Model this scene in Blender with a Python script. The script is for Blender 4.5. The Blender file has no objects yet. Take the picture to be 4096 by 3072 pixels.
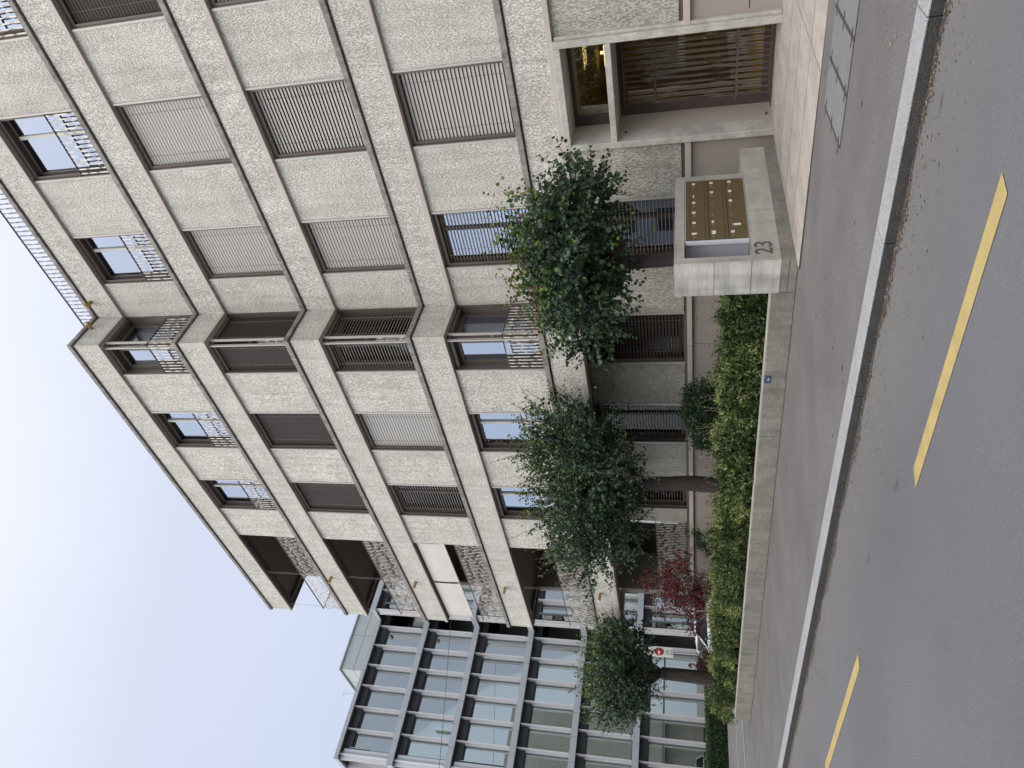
import bpy, bmesh, math, random
import numpy as np
from mathutils import Vector, Matrix
rnd = random.Random(7); nr = np.random.RandomState(11)
S = bpy.context.scene; COL = S.collection
H = 1.5                                   # height of the eye above z = 0
# ------------------------------------------------------------------ camera
F_, PSI, PIT, ROL = 2915.293, 0.76436, 0.24113, -0.00808
cd = bpy.data.cameras.new('camera'); cam = bpy.data.objects.new('camera', cd); COL.objects.link(cam)
cd.sensor_fit = 'HORIZONTAL'; cd.sensor_width = 36.0; cd.lens = F_/4096*36; cd.clip_start = .05; cd.clip_end = 2000
fw = Vector((-math.sin(PSI)*math.cos(PIT), math.cos(PSI)*math.cos(PIT), math.sin(PIT)))
R0 = Vector((math.cos(PSI), math.sin(PSI), 0)); U0 = R0.cross(fw)
c_, s_ = math.cos(ROL), math.sin(ROL)
R1 = R0*c_+U0*s_; U1 = U0*c_-R0*s_
M = Matrix((-U1, R1, -fw)).transposed().to_4x4(); M.translation = (0, 0, H)   # phone held upright, picture stored on its side
cam.matrix_world = M; S.camera = cam
# ------------------------------------------------------------------ overcast sky
W = bpy.data.worlds.new('World'); S.world = W; W.use_nodes = True
nt = W.node_tree; nt.nodes.clear()
def N(t, **k):
    n = nt.nodes.new(t)
    for a, b in k.items(): setattr(n, a, b)
    return n
out = N('ShaderNodeOutputWorld'); bg = N('ShaderNodeBackground'); bg2 = N('ShaderNodeBackground'); add = N('ShaderNodeAddShader')
sky = N('ShaderNodeTexSky', sky_type='NISHITA'); sky.sun_disc = False; sky.sun_elevation = math.radians(48); sky.sun_rotation = math.radians(160)
sky.dust_density = 4.0
nt.links.new(sky.outputs[0], bg.inputs[0]); bg.inputs[1].default_value = .05
tc = N('ShaderNodeTexCoord'); sp = N('ShaderNodeSeparateXYZ'); nt.links.new(tc.outputs['Generated'], sp.inputs[0])
mr = N('ShaderNodeMapRange'); nt.links.new(sp.outputs[2], mr.inputs[0]); mr.inputs[1].default_value = 0; mr.inputs[2].default_value = 1; mr.inputs[3].default_value = .0; mr.inputs[4].default_value = 1.0
cr = N('ShaderNodeValToRGB'); nt.links.new(mr.outputs[0], cr.inputs[0])
e = cr.color_ramp.elements; e[0].position = 0; e[0].color = (.55, .61, .75, 1); e[1].position = 1; e[1].color = (1.25, 1.24, 1.24, 1)
for p, c in ((.35, (.575, .63, .765, 1)), (.62, (.70, .735, .86, 1))):
    q = e.new(p); q.color = c
my = N('ShaderNodeMapRange', interpolation_type='SMOOTHSTEP'); nt.links.new(sp.outputs[1], my.inputs[0])
my.inputs[1].default_value = .15; my.inputs[2].default_value = -.7; my.inputs[3].default_value = .95; my.inputs[4].default_value = 2.3
nz = N('ShaderNodeTexNoise'); nt.links.new(tc.outputs['Generated'], nz.inputs[0]); nz.inputs['Scale'].default_value = 1.8; nz.inputs['Detail'].default_value = 4
mz = N('ShaderNodeMapRange'); nt.links.new(nz.outputs[0], mz.inputs[0]); mz.inputs[3].default_value = .9; mz.inputs[4].default_value = 1.1
mm = N('ShaderNodeMath', operation='MULTIPLY'); nt.links.new(my.outputs[0], mm.inputs[0]); nt.links.new(mz.outputs[0], mm.inputs[1])
wm = N('ShaderNodeMix', data_type='RGBA', blend_type='MULTIPLY'); wf = N('ShaderNodeMapRange'); nt.links.new(sp.outputs[1], wf.inputs[0]); wf.inputs[1].default_value = .1; wf.inputs[2].default_value = -.5
nt.links.new(wf.outputs[0], wm.inputs[0]); nt.links.new(cr.outputs[0], wm.inputs[6]); wm.inputs[7].default_value = (1.05, 1.0, .88, 1); nt.links.new(wm.outputs[2], bg2.inputs[0]); nt.links.new(mm.outputs[0], bg2.inputs[1])
nt.links.new(bg.outputs[0], add.inputs[0]); nt.links.new(bg2.outputs[0], add.inputs[1]); nt.links.new(add.outputs[0], out.inputs[0])
sd = bpy.data.lights.new('sun', 'SUN'); sun = bpy.data.objects.new('sun', sd); COL.objects.link(sun)
sd.energy = .7; sd.angle = math.radians(50); sd.color = (1, .96, .9)
sun.rotation_euler = Vector((-.34, .60, -.85)).to_track_quat('-Z', 'Y').to_euler()
S.view_settings.view_transform = 'Standard'; S.view_settings.look = 'None'; S.view_settings.exposure = 0.0; S.view_settings.gamma = 1
S.cycles.max_bounces = 7; S.cycles.diffuse_bounces = 3; S.cycles.glossy_bounces = 3; S.cycles.transparent_max_bounces = 12

# ------------------------------------------------------------------ materials
def mat(name, col=(.5, .5, .5), rough=.7, streak=0, metal=0, spec=.5, var=0, vscale=3, vstretch=(1, 1, 1), bump=0, bscale=40, fine=None, speck=None):
    """col modulated by a broad noise (var), a fine two-tone noise (fine=(col2, scale, lo, hi, stretch)), specks; all in world space"""
    m = bpy.data.materials.new(name); m.use_nodes = True; t = m.node_tree; b = t.nodes['Principled BSDF']; L = t.links.new
    b.inputs['Base Color'].default_value = (*col, 1); b.inputs['Roughness'].default_value = rough; b.inputs['Metallic'].default_value = metal
    b.inputs['Specular IOR Level'].default_value = spec
    g = t.nodes.new('ShaderNodeNewGeometry'); cur = None
    def noise(scale, stretch=(1, 1, 1), detail=4):
        vm = t.nodes.new('ShaderNodeVectorMath'); vm.operation = 'MULTIPLY'; L(g.outputs['Position'], vm.inputs[0]); vm.inputs[1].default_value = stretch
        n = t.nodes.new('ShaderNodeTexNoise'); L(vm.outputs[0], n.inputs['Vector']); n.inputs['Scale'].default_value = scale; n.inputs['Detail'].default_value = detail
        return n
    def mixc(fac, a, bcol, mode='MIX'):
        x = t.nodes.new('ShaderNodeMix'); x.data_type = 'RGBA'; x.blend_type = mode
        if fac is not None: L(fac, x.inputs[0])
        if isinstance(a, tuple): x.inputs[6].default_value = (*a, 1)
        else: L(a, x.inputs[6])
        if isinstance(bcol, tuple): x.inputs[7].default_value = (*bcol, 1)
        else: L(bcol, x.inputs[7])
        return x.outputs[2]
    def ramp(src, lo, hi):
        r = t.nodes.new('ShaderNodeMapRange'); L(src, r.inputs[0]); r.inputs[1].default_value = lo; r.inputs[2].default_value = hi; r.inputs[3].default_value = 0; r.inputs[4].default_value = 1
        return r.outputs[0]
    cur = col; h = None
    if fine:
        c2, sc, lo, hi, st = fine
        n = noise(sc, st, 3); f = ramp(n.outputs[0], lo, hi); cur = mixc(f, cur, c2); h = f
    if var:
        n = noise(vscale, vstretch, 5); f = ramp(n.outputs[0], .35, .68)
        lo_ = tuple(1-var for _ in range(3))
        k = mixc(f, (1., 1., 1.), lo_)
        x = t.nodes.new('ShaderNodeMix'); x.data_type = 'RGBA'; x.blend_type = 'MULTIPLY'; x.inputs[0].default_value = 1
        if isinstance(cur, tuple): x.inputs[6].default_value = (*cur, 1)
        else: L(cur, x.inputs[6])
        L(k, x.inputs[7]); cur = x.outputs[2]
    if streak:
        n = noise(1.0, (7, 7, .55), 6); f = ramp(n.outputs[0], .42, .72); k = mixc(f, (1., 1., 1.), (1-streak, 1-streak*1.02, 1-streak*1.1))
        x = t.nodes.new('ShaderNodeMix'); x.data_type = 'RGBA'; x.blend_type = 'MULTIPLY'; x.inputs[0].default_value = 1; L(cur, x.inputs[6]); L(k, x.inputs[7]); cur = x.outputs[2]
    if speck:
        c3, sc, thr = speck
        v = t.nodes.new('ShaderNodeTexVoronoi'); L(g.outputs['Position'], v.inputs['Vector']); v.inputs['Scale'].default_value = sc
        r = t.nodes.new('ShaderNodeMapRange'); L(v.outputs['Distance'], r.inputs[0]); r.inputs[1].default_value = thr; r.inputs[2].default_value = thr*.6; r.inputs[3].default_value = 0; r.inputs[4].default_value = 1
        cur = mixc(r.outputs[0], cur, c3)
    if not isinstance(cur, tuple): L(cur, b.inputs['Base Color'])
    if bump:
        bp = t.nodes.new('ShaderNodeBump'); bp.inputs['Strength'].default_value = bump; bp.inputs['Distance'].default_value = .02
        if h is None: h = noise(bscale).outputs[0]
        else: bp.invert = True
        L(h, bp.inputs['Height']); L(bp.outputs[0], b.inputs['Normal'])
    return m
def glass(name, tint, ior, rough=0.0, refl=(1, 1, 1), base=0):
    m = bpy.data.materials.new(name); m.use_nodes = True; t = m.node_tree; t.nodes.clear(); L = t.links.new
    o = t.nodes.new('ShaderNodeOutputMaterial'); mx = t.nodes.new('ShaderNodeMixShader'); fr = t.nodes.new('ShaderNodeFresnel'); fr.inputs[0].default_value = ior
    tr = t.nodes.new('ShaderNodeBsdfTransparent'); tr.inputs[0].default_value = (*tint, 1)
    gl = t.nodes.new('ShaderNodeBsdfGlossy'); gl.inputs[0].default_value = (*refl, 1); gl.inputs[1].default_value = rough
    ad = t.nodes.new('ShaderNodeMath'); ad.operation = 'ADD'; ad.use_clamp = True; ad.inputs[1].default_value = base; L(fr.outputs[0], ad.inputs[0]); L(ad.outputs[0], mx.inputs[0]); L(tr.outputs[0], mx.inputs[1]); L(gl.outputs[0], mx.inputs[2]); L(mx.outputs[0], o.inputs[0])
    return m
def emit(name, col, st):
    m = bpy.data.materials.new(name); m.use_nodes = True; b = m.node_tree.nodes['Principled BSDF']
    b.inputs['Base Color'].default_value = (*col, 1); b.inputs['Emission Color'].default_value = (*col, 1); b.inputs['Emission Strength'].default_value = st
    return m
PL = mat('scraped_plaster', (.72, .695, .64), .9, streak=.16, spec=.2, var=.13, vscale=1.3, vstretch=(1, 1, 1.6), bump=.75, fine=((.47, .455, .405), 76, .46, .66, (1, 1, .30)))
PG = mat('scraped_plaster_ground_floor', (.54, .52, .47), .9, streak=.15, spec=.2, var=.2, vscale=1.1, bump=.7, fine=((.34, .325, .28), 66, .46, .66, (1, 1, .3)))  # ground-floor shade and grime both put into this darker plaster colour
STRIP = mat('pinkish_concrete_strip', (.54, .475, .43), .75, var=.12, vscale=2, fine=((.44, .40, .365), 60, .4, .6, (1, 1, 1)))
LEDGE = mat('weathered_concrete_ledge', (.30, .275, .25), .85, var=.45, vscale=2.4, vstretch=(3, 3, 1), bump=.3, fine=((.22, .21, .20), 16, .45, .75, (1, 1, .6)))
BASEP = mat('taupe_smooth_render', (.335, .295, .26), .8, var=.1, vscale=.9)
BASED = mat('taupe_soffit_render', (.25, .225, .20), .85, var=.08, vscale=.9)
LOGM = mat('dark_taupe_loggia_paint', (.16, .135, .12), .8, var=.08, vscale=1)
CONC = mat('cast_concrete', (.47, .445, .40), .8, streak=.18, var=.25, vscale=1.6, vstretch=(1, 1, 2.5), bump=.12, fine=((.43, .41, .37), 9, .4, .7, (1, 1, 3)), speck=((.16, .14, .12), 26, .085))
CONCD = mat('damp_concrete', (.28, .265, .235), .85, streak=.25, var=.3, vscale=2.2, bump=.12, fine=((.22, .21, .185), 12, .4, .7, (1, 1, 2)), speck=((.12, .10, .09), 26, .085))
CONCL = mat('lit_board_concrete', (.56, .55, .52), .8, streak=.3, var=.35, vscale=1.4, vstretch=(1.5, 1.5, 3.5), bump=.12, fine=((.48, .47, .44), 7, .4, .72, (.6, 1, 4)), speck=((.2, .18, .16), 24, .08))  # street side of the mailbox block: its brighter light is put into the colour
PORT = mat('portal_concrete', (.52, .505, .465), .8, var=.3, vscale=1.5, vstretch=(1, 1, 2), bump=.12, fine=((.42, .405, .37), 22, .42, .68, (1, 1, .5)))
PORTI = mat('portal_painted_reveal', (.44, .395, .345), .75, var=.06, vscale=1)
SLABM = mat('beige_paving_concrete', (.47, .425, .385), .8, var=.22, vscale=1.5, vstretch=(2.5, 1, 1), bump=.08, fine=((.39, .35, .315), 14, .4, .7, (1.5, .5, 1)), speck=((.25, .18, .15), 14, .06))
ASPH = mat('road_asphalt', (.15, .15, .16), .78, spec=.5, var=.17, vscale=.45, bump=.5, bscale=160, fine=((.25, .25, .265), 130, .5, .66, (1, 1, 1)), speck=((.62, .62, .62), 38, .055))
def road_dirt(m):
    t = m.node_tree; L = t.links.new; b = t.nodes['Principled BSDF']; src = b.inputs['Base Color'].links[0].from_socket
    g = t.nodes.new('ShaderNodeNewGeometry'); sx = t.nodes.new('ShaderNodeSeparateXYZ'); L(g.outputs['Position'], sx.inputs[0])
    a = t.nodes.new('ShaderNodeMapRange'); a.interpolation_type = 'SMOOTHSTEP'; L(sx.outputs[1], a.inputs[0]); a.inputs[1].default_value = 3.7; a.inputs[2].default_value = 4.9
    n = t.nodes.new('ShaderNodeTexNoise'); L(g.outputs['Position'], n.inputs['Vector']); n.inputs['Scale'].default_value = 5; n.inputs['Detail'].default_value = 6
    mu = t.nodes.new('ShaderNodeMath'); mu.operation = 'MULTIPLY'; L(a.outputs[0], mu.inputs[0]); L(n.outputs[0], mu.inputs[1])
    x = t.nodes.new('ShaderNodeMix'); x.data_type = 'RGBA'; L(mu.outputs[0], x.inputs[0]); L(src, x.inputs[6]); x.inputs[7].default_value = (.20, .183, .172, 1)
    v = t.nodes.new('ShaderNodeTexVoronoi'); vm = t.nodes.new('ShaderNodeVectorMath'); vm.operation = 'MULTIPLY'; vm.inputs[1].default_value = (.8, 2.2, 1); L(g.outputs['Position'], vm.inputs[0]); L(vm.outputs[0], v.inputs['Vector']); v.inputs['Scale'].default_value = .9
    r_ = t.nodes.new('ShaderNodeMapRange'); L(v.outputs['Distance'], r_.inputs[0]); r_.inputs[1].default_value = .075; r_.inputs[2].default_value = .03; r_.inputs[3].default_value = 0; r_.inputs[4].default_value = .55
    y = t.nodes.new('ShaderNodeMix'); y.data_type = 'RGBA'; L(r_.outputs[0], y.inputs[0]); L(x.outputs[2], y.inputs[6]); y.inputs[7].default_value = (.06, .06, .064, 1)
    L(y.outputs[2], b.inputs['Base Color'])
road_dirt(ASPH)
PAVE = mat('pavement_asphalt', (.158, .151, .148), .82, spec=.4, var=.2, vscale=1.0, bump=.5, fine=((.25, .24, .23), 95, .46, .62, (1, 1, 1)), speck=((.45, .44, .42), 20, .035))
COVER = mat('cover_infill_asphalt', (.19, .195, .20), .82, var=.1, vscale=3, bump=.3, fine=((.25, .255, .26), 110, .45, .66, (1, 1, 1)))
SEAM = mat('rusty_joint', (.062, .048, .045), .9)
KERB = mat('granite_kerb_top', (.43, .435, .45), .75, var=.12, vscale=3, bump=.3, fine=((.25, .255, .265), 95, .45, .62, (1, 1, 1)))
KERBF = mat('dark_granite_kerb_face', (.05, .05, .05), .7, var=.3, vscale=5, bump=.3, fine=((.085, .085, .083), 70, .45, .7, (1, 1, 1)))  # front of the kerb, much darker than its top
YEL = mat('yellow_road_paint', (.50, .385, .155), .75, var=.18, vscale=6, fine=((.24, .21, .15), 85, .62, .72, (1, 1, 1)))
BRZ = mat('brown_painted_metal', (.125, .10, .085), .45, metal=.3)
BRZD = mat('dark_brown_frame', (.07, .052, .047), .5)
TRIM = mat('pale_metal_trim', (.42, .40, .375), .45, metal=.3)
RAILM = mat('champagne_flat_steel', (.58, .53, .47), .4, metal=.25)
RAILD = mat('dark_steel_bar', (.09, .08, .075), .5, metal=.5)
RAILR = mat('grey_roof_railing', (.26, .245, .30), .45, metal=.4)
BL_L = mat('light_grey_slat', (.36, .345, .325), .5, metal=.15)
BL_B = mat('brown_slat', (.042, .034, .030), .6, spec=.25)
BL_O = mat('thin_champagne_slat', (.25, .22, .195), .5, metal=.2)
ROOM = mat('unlit_room', (.025, .025, .028), .9)
CURT = mat('sheer_curtain', (.62, .68, .68), .9, var=.1, vscale=4)
AWN = mat('offwhite_awning_fabric', (.60, .58, .535), .9, var=.06, vscale=1.5)
BRASS = mat('brass_spout', (.36, .26, .09), .4, metal=.8)
BOXM = mat('olive_brown_enamel', (.125, .09, .04), .5, var=.05, vscale=5)
BOXG = mat('grey_blue_cabinet_side', (.44, .47, .53), .5)
WHITE = mat('white_label', (.80, .80, .80), .6)
INK = mat('dark_ink', (.06, .06, .07), .8)
PAINT23 = mat('stencilled_number_paint', (.095, .085, .075), .9, fine=((.2, .18, .16), 60, .55, .7, (1, 1, 1)))
RED = mat('sign_red', (.48, .02, .03), .5)
GALV = mat('galvanised_steel', (.42, .43, .44), .45, metal=.6)
BLUE = mat('enamel_dark_blue', (.02, .035, .12), .4)
OCH = mat('ochre_lobby_wall', (.42, .31, .13), .8, var=.15, vscale=1)
WARM = emit('warm_lamp_tube', (1, .72, .3), 5.0)
GL = glass('window_glass', (.62, .68, .68), 1.8, refl=(.70, .80, 1), base=.27)
GLB = glass('shaded_window_glass', (.5, .5, .5), 1.4)
GLD = glass('door_glass', (.8, .8, .72), 1.6, base=.13)
GLO = glass('office_glass', (.74, .82, .77), 2.2, refl=(.95, 1, .97), base=.27)
OSLAB = mat('blue_grey_aluminium_fascia', (.40, .42, .445), .5, metal=.2, var=.05)
ODARK = mat('charcoal_soffit', (.045, .048, .055), .7)
OFIN = mat('brushed_silver_fin', (.62, .62, .64), .4, metal=.25)
OFRM = mat('slate_window_frame', (.13, .15, .165), .5, metal=.2)
OPENT = mat('pale_green_grey_panel', (.42, .46, .455), .55, var=.05)
OWALL = mat('office_inner_wall', (.62, .64, .62), .9)
OGB = mat('slate_green_blind', (.17, .20, .205), .7)
OCURT = mat('office_pale_curtain', (.66, .73, .70), .9, var=.1, vscale=3)
OWOOD = mat('office_wood_panel', (.34, .25, .15), .7)
SOIL = mat('dark_soil', (.03, .024, .018), .95, bump=.5, bscale=30)
BARK = mat('dark_bark', (.05, .039, .034), .9, bump=.8, fine=((.035, .028, .024), 22, .45, .65, (1, 1, .2)))
def leafm(name, col, rough=.42, trans=.12):
    m = mat(name, col, rough, spec=.3, fine=(tuple(c*.62 for c in col), 6, .35, .7, (1, 1, 1)))
    b = m.node_tree.nodes['Principled BSDF']; b.inputs['Transmission Weight'].default_value = 0
    t = m.node_tree; tl = t.nodes.new('ShaderNodeBsdfTranslucent'); tl.inputs[0].default_value = (col[0]*1.6, col[1]*1.8, col[2]*.9, 1); mx = t.nodes.new('ShaderNodeMixShader'); mx.inputs[0].default_value = trans
    o = t.nodes['Material Output']; t.links.new(b.outputs[0], mx.inputs[1]); t.links.new(tl.outputs[0], mx.inputs[2]); t.links.new(mx.outputs[0], o.inputs[0])
    return m
LF = [leafm('leaf_deep_green', (.018, .040, .024)), leafm('leaf_blue_green', (.068, .118, .085)), leafm('leaf_mid_green', (.05, .10, .035)),
      leafm('leaf_yellow_green', (.13, .19, .04)), leafm('leaf_new_red', (.17, .055, .035))]
HG = [leafm('bush_dark_green', (.028, .052, .018)), leafm('bush_green', (.095, .138, .052)), leafm('bush_olive', (.20, .245, .09)), leafm('bush_lime_tip', (.38, .42, .16))]
RG = [leafm('crimson_leaf', (.17, .018, .03)), leafm('maroon_leaf', (.075, .014, .02)), leafm('bronze_green_leaf', (.06, .06, .03)), leafm('magenta_leaf', (.30, .03, .07))]
LITTER = [mat('brown_dead_leaf', (.13, .09, .065), .9), mat('straw_litter', (.33, .27, .2), .9), mat('dark_litter', (.045, .035, .03), .9)]

# ------------------------------------------------------------------ helpers
class MB:
    def __init__(s): s.v = []; s.f = []; s.m = []
    def box(s, x0, x1, y0, y1, z0, z1, mi=0):
        x0, x1 = sorted((x0, x1)); y0, y1 = sorted((y0, y1)); z0, z1 = sorted((z0, z1)); b = len(s.v)
        s.v += [(x0, y0, z0), (x1, y0, z0), (x1, y1, z0), (x0, y1, z0), (x0, y0, z1), (x1, y0, z1), (x1, y1, z1), (x0, y1, z1)]
        for q in ((0, 3, 2, 1), (4, 5, 6, 7), (0, 1, 5, 4), (1, 2, 6, 5), (2, 3, 7, 6), (3, 0, 4, 7)): s.f.append(tuple(b+i for i in q)); s.m.append(mi)
        return s
    def poly(s, pts, mi=0):
        b = len(s.v); s.v += [tuple(p) for p in pts]; s.f.append(tuple(range(b, b+len(pts)))); s.m.append(mi); return s
    def prism(s, pts, z0, z1, mi=0):      # plan polygon (ccw seen from above)
        b = len(s.v); n = len(pts); s.v += [(x, y, z0) for x, y in pts]+[(x, y, z1) for x, y in pts]
        s.f.append(tuple(b+i for i in range(n-1, -1, -1))); s.f.append(tuple(b+n+i for i in range(n))); s.m += [mi, mi]
        for i in range(n): j = (i+1) % n; s.f.append((b+i, b+j, b+n+j, b+n+i)); s.m.append(mi)
        return s
    def ring(s, pts):
        b = len(s.v); s.v += [tuple(p) for p in pts]; return list(range(b, b+len(pts)))
    def tube(s, pts, r, n=6, mi=0, caps=True):
        pts = [Vector(p) for p in pts]; rs = r if isinstance(r, (list, tuple)) else [r]*len(pts); prev = None; up = Vector((.13, .07, 1))
        for i, p in enumerate(pts):
            d = (pts[min(i+1, len(pts)-1)]-pts[max(i-1, 0)]).normalized()
            a = d.cross(up if abs(d.dot(up.normalized())) < .95 else Vector((1, 0, 0))).normalized(); c = d.cross(a)
            cur = s.ring([p+(a*math.cos(2*math.pi*k/n)+c*math.sin(2*math.pi*k/n))*rs[i] for k in range(n)])
            if prev:
                for k in range(n): s.f.append((prev[k], prev[(k+1) % n], cur[(k+1) % n], cur[k])); s.m.append(mi)
            elif caps: s.f.append(tuple(reversed(cur))); s.m.append(mi)
            prev = cur
        if caps: s.f.append(tuple(prev)); s.m.append(mi)
        return s
    def loft(s, rings, mi=0, caps=True):
        prev = None
        for r in rings:
            cur = s.ring(r); n = len(cur)
            if prev:
                for k in range(n): s.f.append((prev[k], prev[(k+1) % n], cur[(k+1) % n], cur[k])); s.m.append(mi)
            elif caps: s.f.append(tuple(reversed(cur))); s.m.append(mi)
            prev = cur
        if caps: s.f.append(tuple(prev)); s.m.append(mi)
        return s
    def build(s, name, mats, parent=None, smooth=False, bevel=0):
        me = bpy.data.meshes.new(name)
        org = root_of(parent).get('_o') if parent else None
        o3 = ORG.get(root_of(parent).name, (0, 0, 0)) if parent else (0, 0, 0)
        me.from_pydata([(x-o3[0], y-o3[1], z-o3[2]) for x, y, z in s.v], [], s.f)
        for m_ in (mats if isinstance(mats, list) else [mats]): me.materials.append(m_)
        me.polygons.foreach_set('material_index', s.m)
        if smooth: me.polygons.foreach_set('use_smooth', [True]*len(s.f))
        me.update()
        bm = bmesh.new(); bm.from_mesh(me); bmesh.ops.recalc_face_normals(bm, faces=bm.faces)
        if bevel: bmesh.ops.bevel(bm, geom=bm.edges, offset=bevel, segments=1, affect='EDGES', clamp_overlap=True)
        bm.to_mesh(me); bm.free()
        o = bpy.data.objects.new(name, me); COL.objects.link(o)
        if parent: o.parent = parent
        else: centre(o)
        return o
ORG = {}
def root_of(o):
    while o.parent: o = o.parent
    return o
def centre(o):
    me = o.data; n = len(me.vertices)
    if not n: return
    a = np.empty(n*3, 'f'); me.vertices.foreach_get('co', a); a = a.reshape(-1, 3)
    c = np.array([(a[:, 0].min()+a[:, 0].max())/2, (a[:, 1].min()+a[:, 1].max())/2, a[:, 2].min()], 'f')
    me.vertices.foreach_set('co', (a-c).ravel()); me.update(); o.location = o.location+Vector([float(t) for t in c])
def empty(name, loc, label, cat, group=None):
    o = bpy.data.objects.new(name, None); COL.objects.link(o); o.location = loc; ORG[o.name] = tuple(loc); o.empty_display_size = .3
    return tag(o, label, cat, group)
def tag(o, label, cat, group=None, kind=None):
    o['label'] = label; o['category'] = cat
    if group: o['group'] = group
    if kind: o['kind'] = kind
    return o
def struct(o, label=None, cat=None):
    o['kind'] = 'structure'
    if label: o['label'] = label
    if cat: o['category'] = cat
    return o
def off(path, d):
    """offset an axis-aligned plan path to its right-hand side (inward) by d"""
    res = []; n = len(path)
    for i, p in enumerate(path):
        ds = []
        if i > 0: ds.append(Vector(p)-Vector(path[i-1]))
        if i < n-1: ds.append(Vector(path[i+1])-Vector(p))
        q = Vector(p); seen = []
        for v in ds:
            v = v.normalized(); nn = Vector((v.y, -v.x))
            if not any((nn-s_).length < 1e-4 for s_ in seen): q = q+nn*d; seen.append(nn)
        res.append((q.x, q.y))
    return res
def sweep(mb, path, d0, d1, z0, z1, mi=0):
    a = off(path, d0); b = off(path, d1); rings = []
    for (ax, ay), (bx, by) in zip(a, b): rings.append([(ax, ay, z0), (bx, by, z0), (bx, by, z1), (ax, ay, z1)])
    return mb.loft(rings, mi)
class Seg:                                   # a facade plane: u runs along it, d goes into the building
    def __init__(s, kind, base): s.k = kind; s.b = base
    def P(s, u, d, z): return (u, s.b+d, z) if s.k == 'y' else (s.b-d, u, z)
    def box(s, mb, u0, u1, d0, d1, z0, z1, mi=0):
        p, q = s.P(u0, d0, z0), s.P(u1, d1, z1); mb.box(p[0], q[0], p[1], q[1], p[2], q[2], mi)
def text(body, size, mat_, parent, loc, xdir, ydir, name='lettering', extr=.002, bold=0, align='CENTER'):
    cu = bpy.data.curves.new(name, 'FONT'); cu.body = body; cu.size = size; cu.extrude = extr; cu.offset = bold; cu.align_x = align; cu.align_y = 'CENTER'
    t = bpy.data.objects.new(name, cu); COL.objects.link(t); bpy.context.view_layer.update()
    me = bpy.data.meshes.new_from_object(t.evaluated_get(bpy.context.evaluated_depsgraph_get())); bpy.data.objects.remove(t)
    x = Vector(xdir); y = Vector(ydir); z = x.cross(y); R = Matrix((x, y, z)).transposed().to_4x4(); R.translation = Vector(loc)
    o3 = Vector(ORG.get(root_of(parent).name, (0, 0, 0))) if parent else Vector((0, 0, 0))
    me.transform(Matrix.Translation(-o3) @ R); me.materials.clear(); me.materials.append(mat_)
    o = bpy.data.objects.new(name, me); COL.objects.link(o); o.parent = parent
    return o

# ------------------------------------------------------------------ ground
SL = .006
def gz(x, base=-1.40): return base+SL*(x+4)
def sheet(name, x0, x1, y0, y1, base, m, thick=.0, n=24):
    mb = MB()
    xs = [x0+(x1-x0)*i/n for i in range(n+1)]
    for i in range(n): mb.poly([(xs[i], y0, gz(xs[i], base)), (xs[i+1], y0, gz(xs[i+1], base)), (xs[i+1], y1, gz(xs[i+1], base)), (xs[i], y1, gz(xs[i], base))])
    return struct(mb.build(name, m))
gr = MB(); gr.poly([(-600, -600, -2.6), (600, -600, -2.6), (600, 600, -2.6), (-600, 600, -2.6)]); struct(gr.build('ground', PAVE))
sheet('road', -120, 14, -8.0, 4.985, -1.485, ASPH, n=40)
def blk(x0, x1, y0, y1, zt, zb, mb):        # sloping block following the street
    mb.loft([[(x, y0, gz(x, zb)), (x, y1, gz(x, zb)), (x, y1, gz(x, zt)), (x, y0, gz(x, zt))] for x in (x0, x1)])
mb = MB(); blk(-120, 14, 5.228, 60, -1.40, -2.2, mb); struct(mb.build('pavement', PAVE))
mb = MB(); blk(-120, 14, -12, -8.003, -1.40, -2.2, mb); struct(mb.build('far_pavement', PAVE))
# kerb: dressed granite, long stones
kr = empty('kerb', (-20, 5.1, -1.5), 'long light granite kerb of dressed stones between the pavement and the road', 'kerb'); kr['kind'] = 'structure'
joints = [14, 4.55, 2.97, 1.40, -.19, -1.77, -3.36, -4.96, -6.58]
while joints[-1] > -110: joints.append(joints[-1]-1.6)
top = MB(); face = MB()
for a, b in zip(joints, joints[1:]):
    a -= .004; b += .004
    dy = rnd.uniform(-.003, .003)
    top.loft([[(x, 4.977+dy, gz(x, -1.406)), (x, 5.222, gz(x, -1.406)), (x, 5.222, gz(x, -1.394)), (x, 4.986+dy, gz(x, -1.394)), (x, 4.977+dy, gz(x, -1.399))] for x in (a, b)])
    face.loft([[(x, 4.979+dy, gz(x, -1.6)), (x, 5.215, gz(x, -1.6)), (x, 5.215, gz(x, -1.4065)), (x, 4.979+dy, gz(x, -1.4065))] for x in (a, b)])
top.build('kerb_top', KERB, kr); face.build('kerb_face', KERBF, kr)
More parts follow.
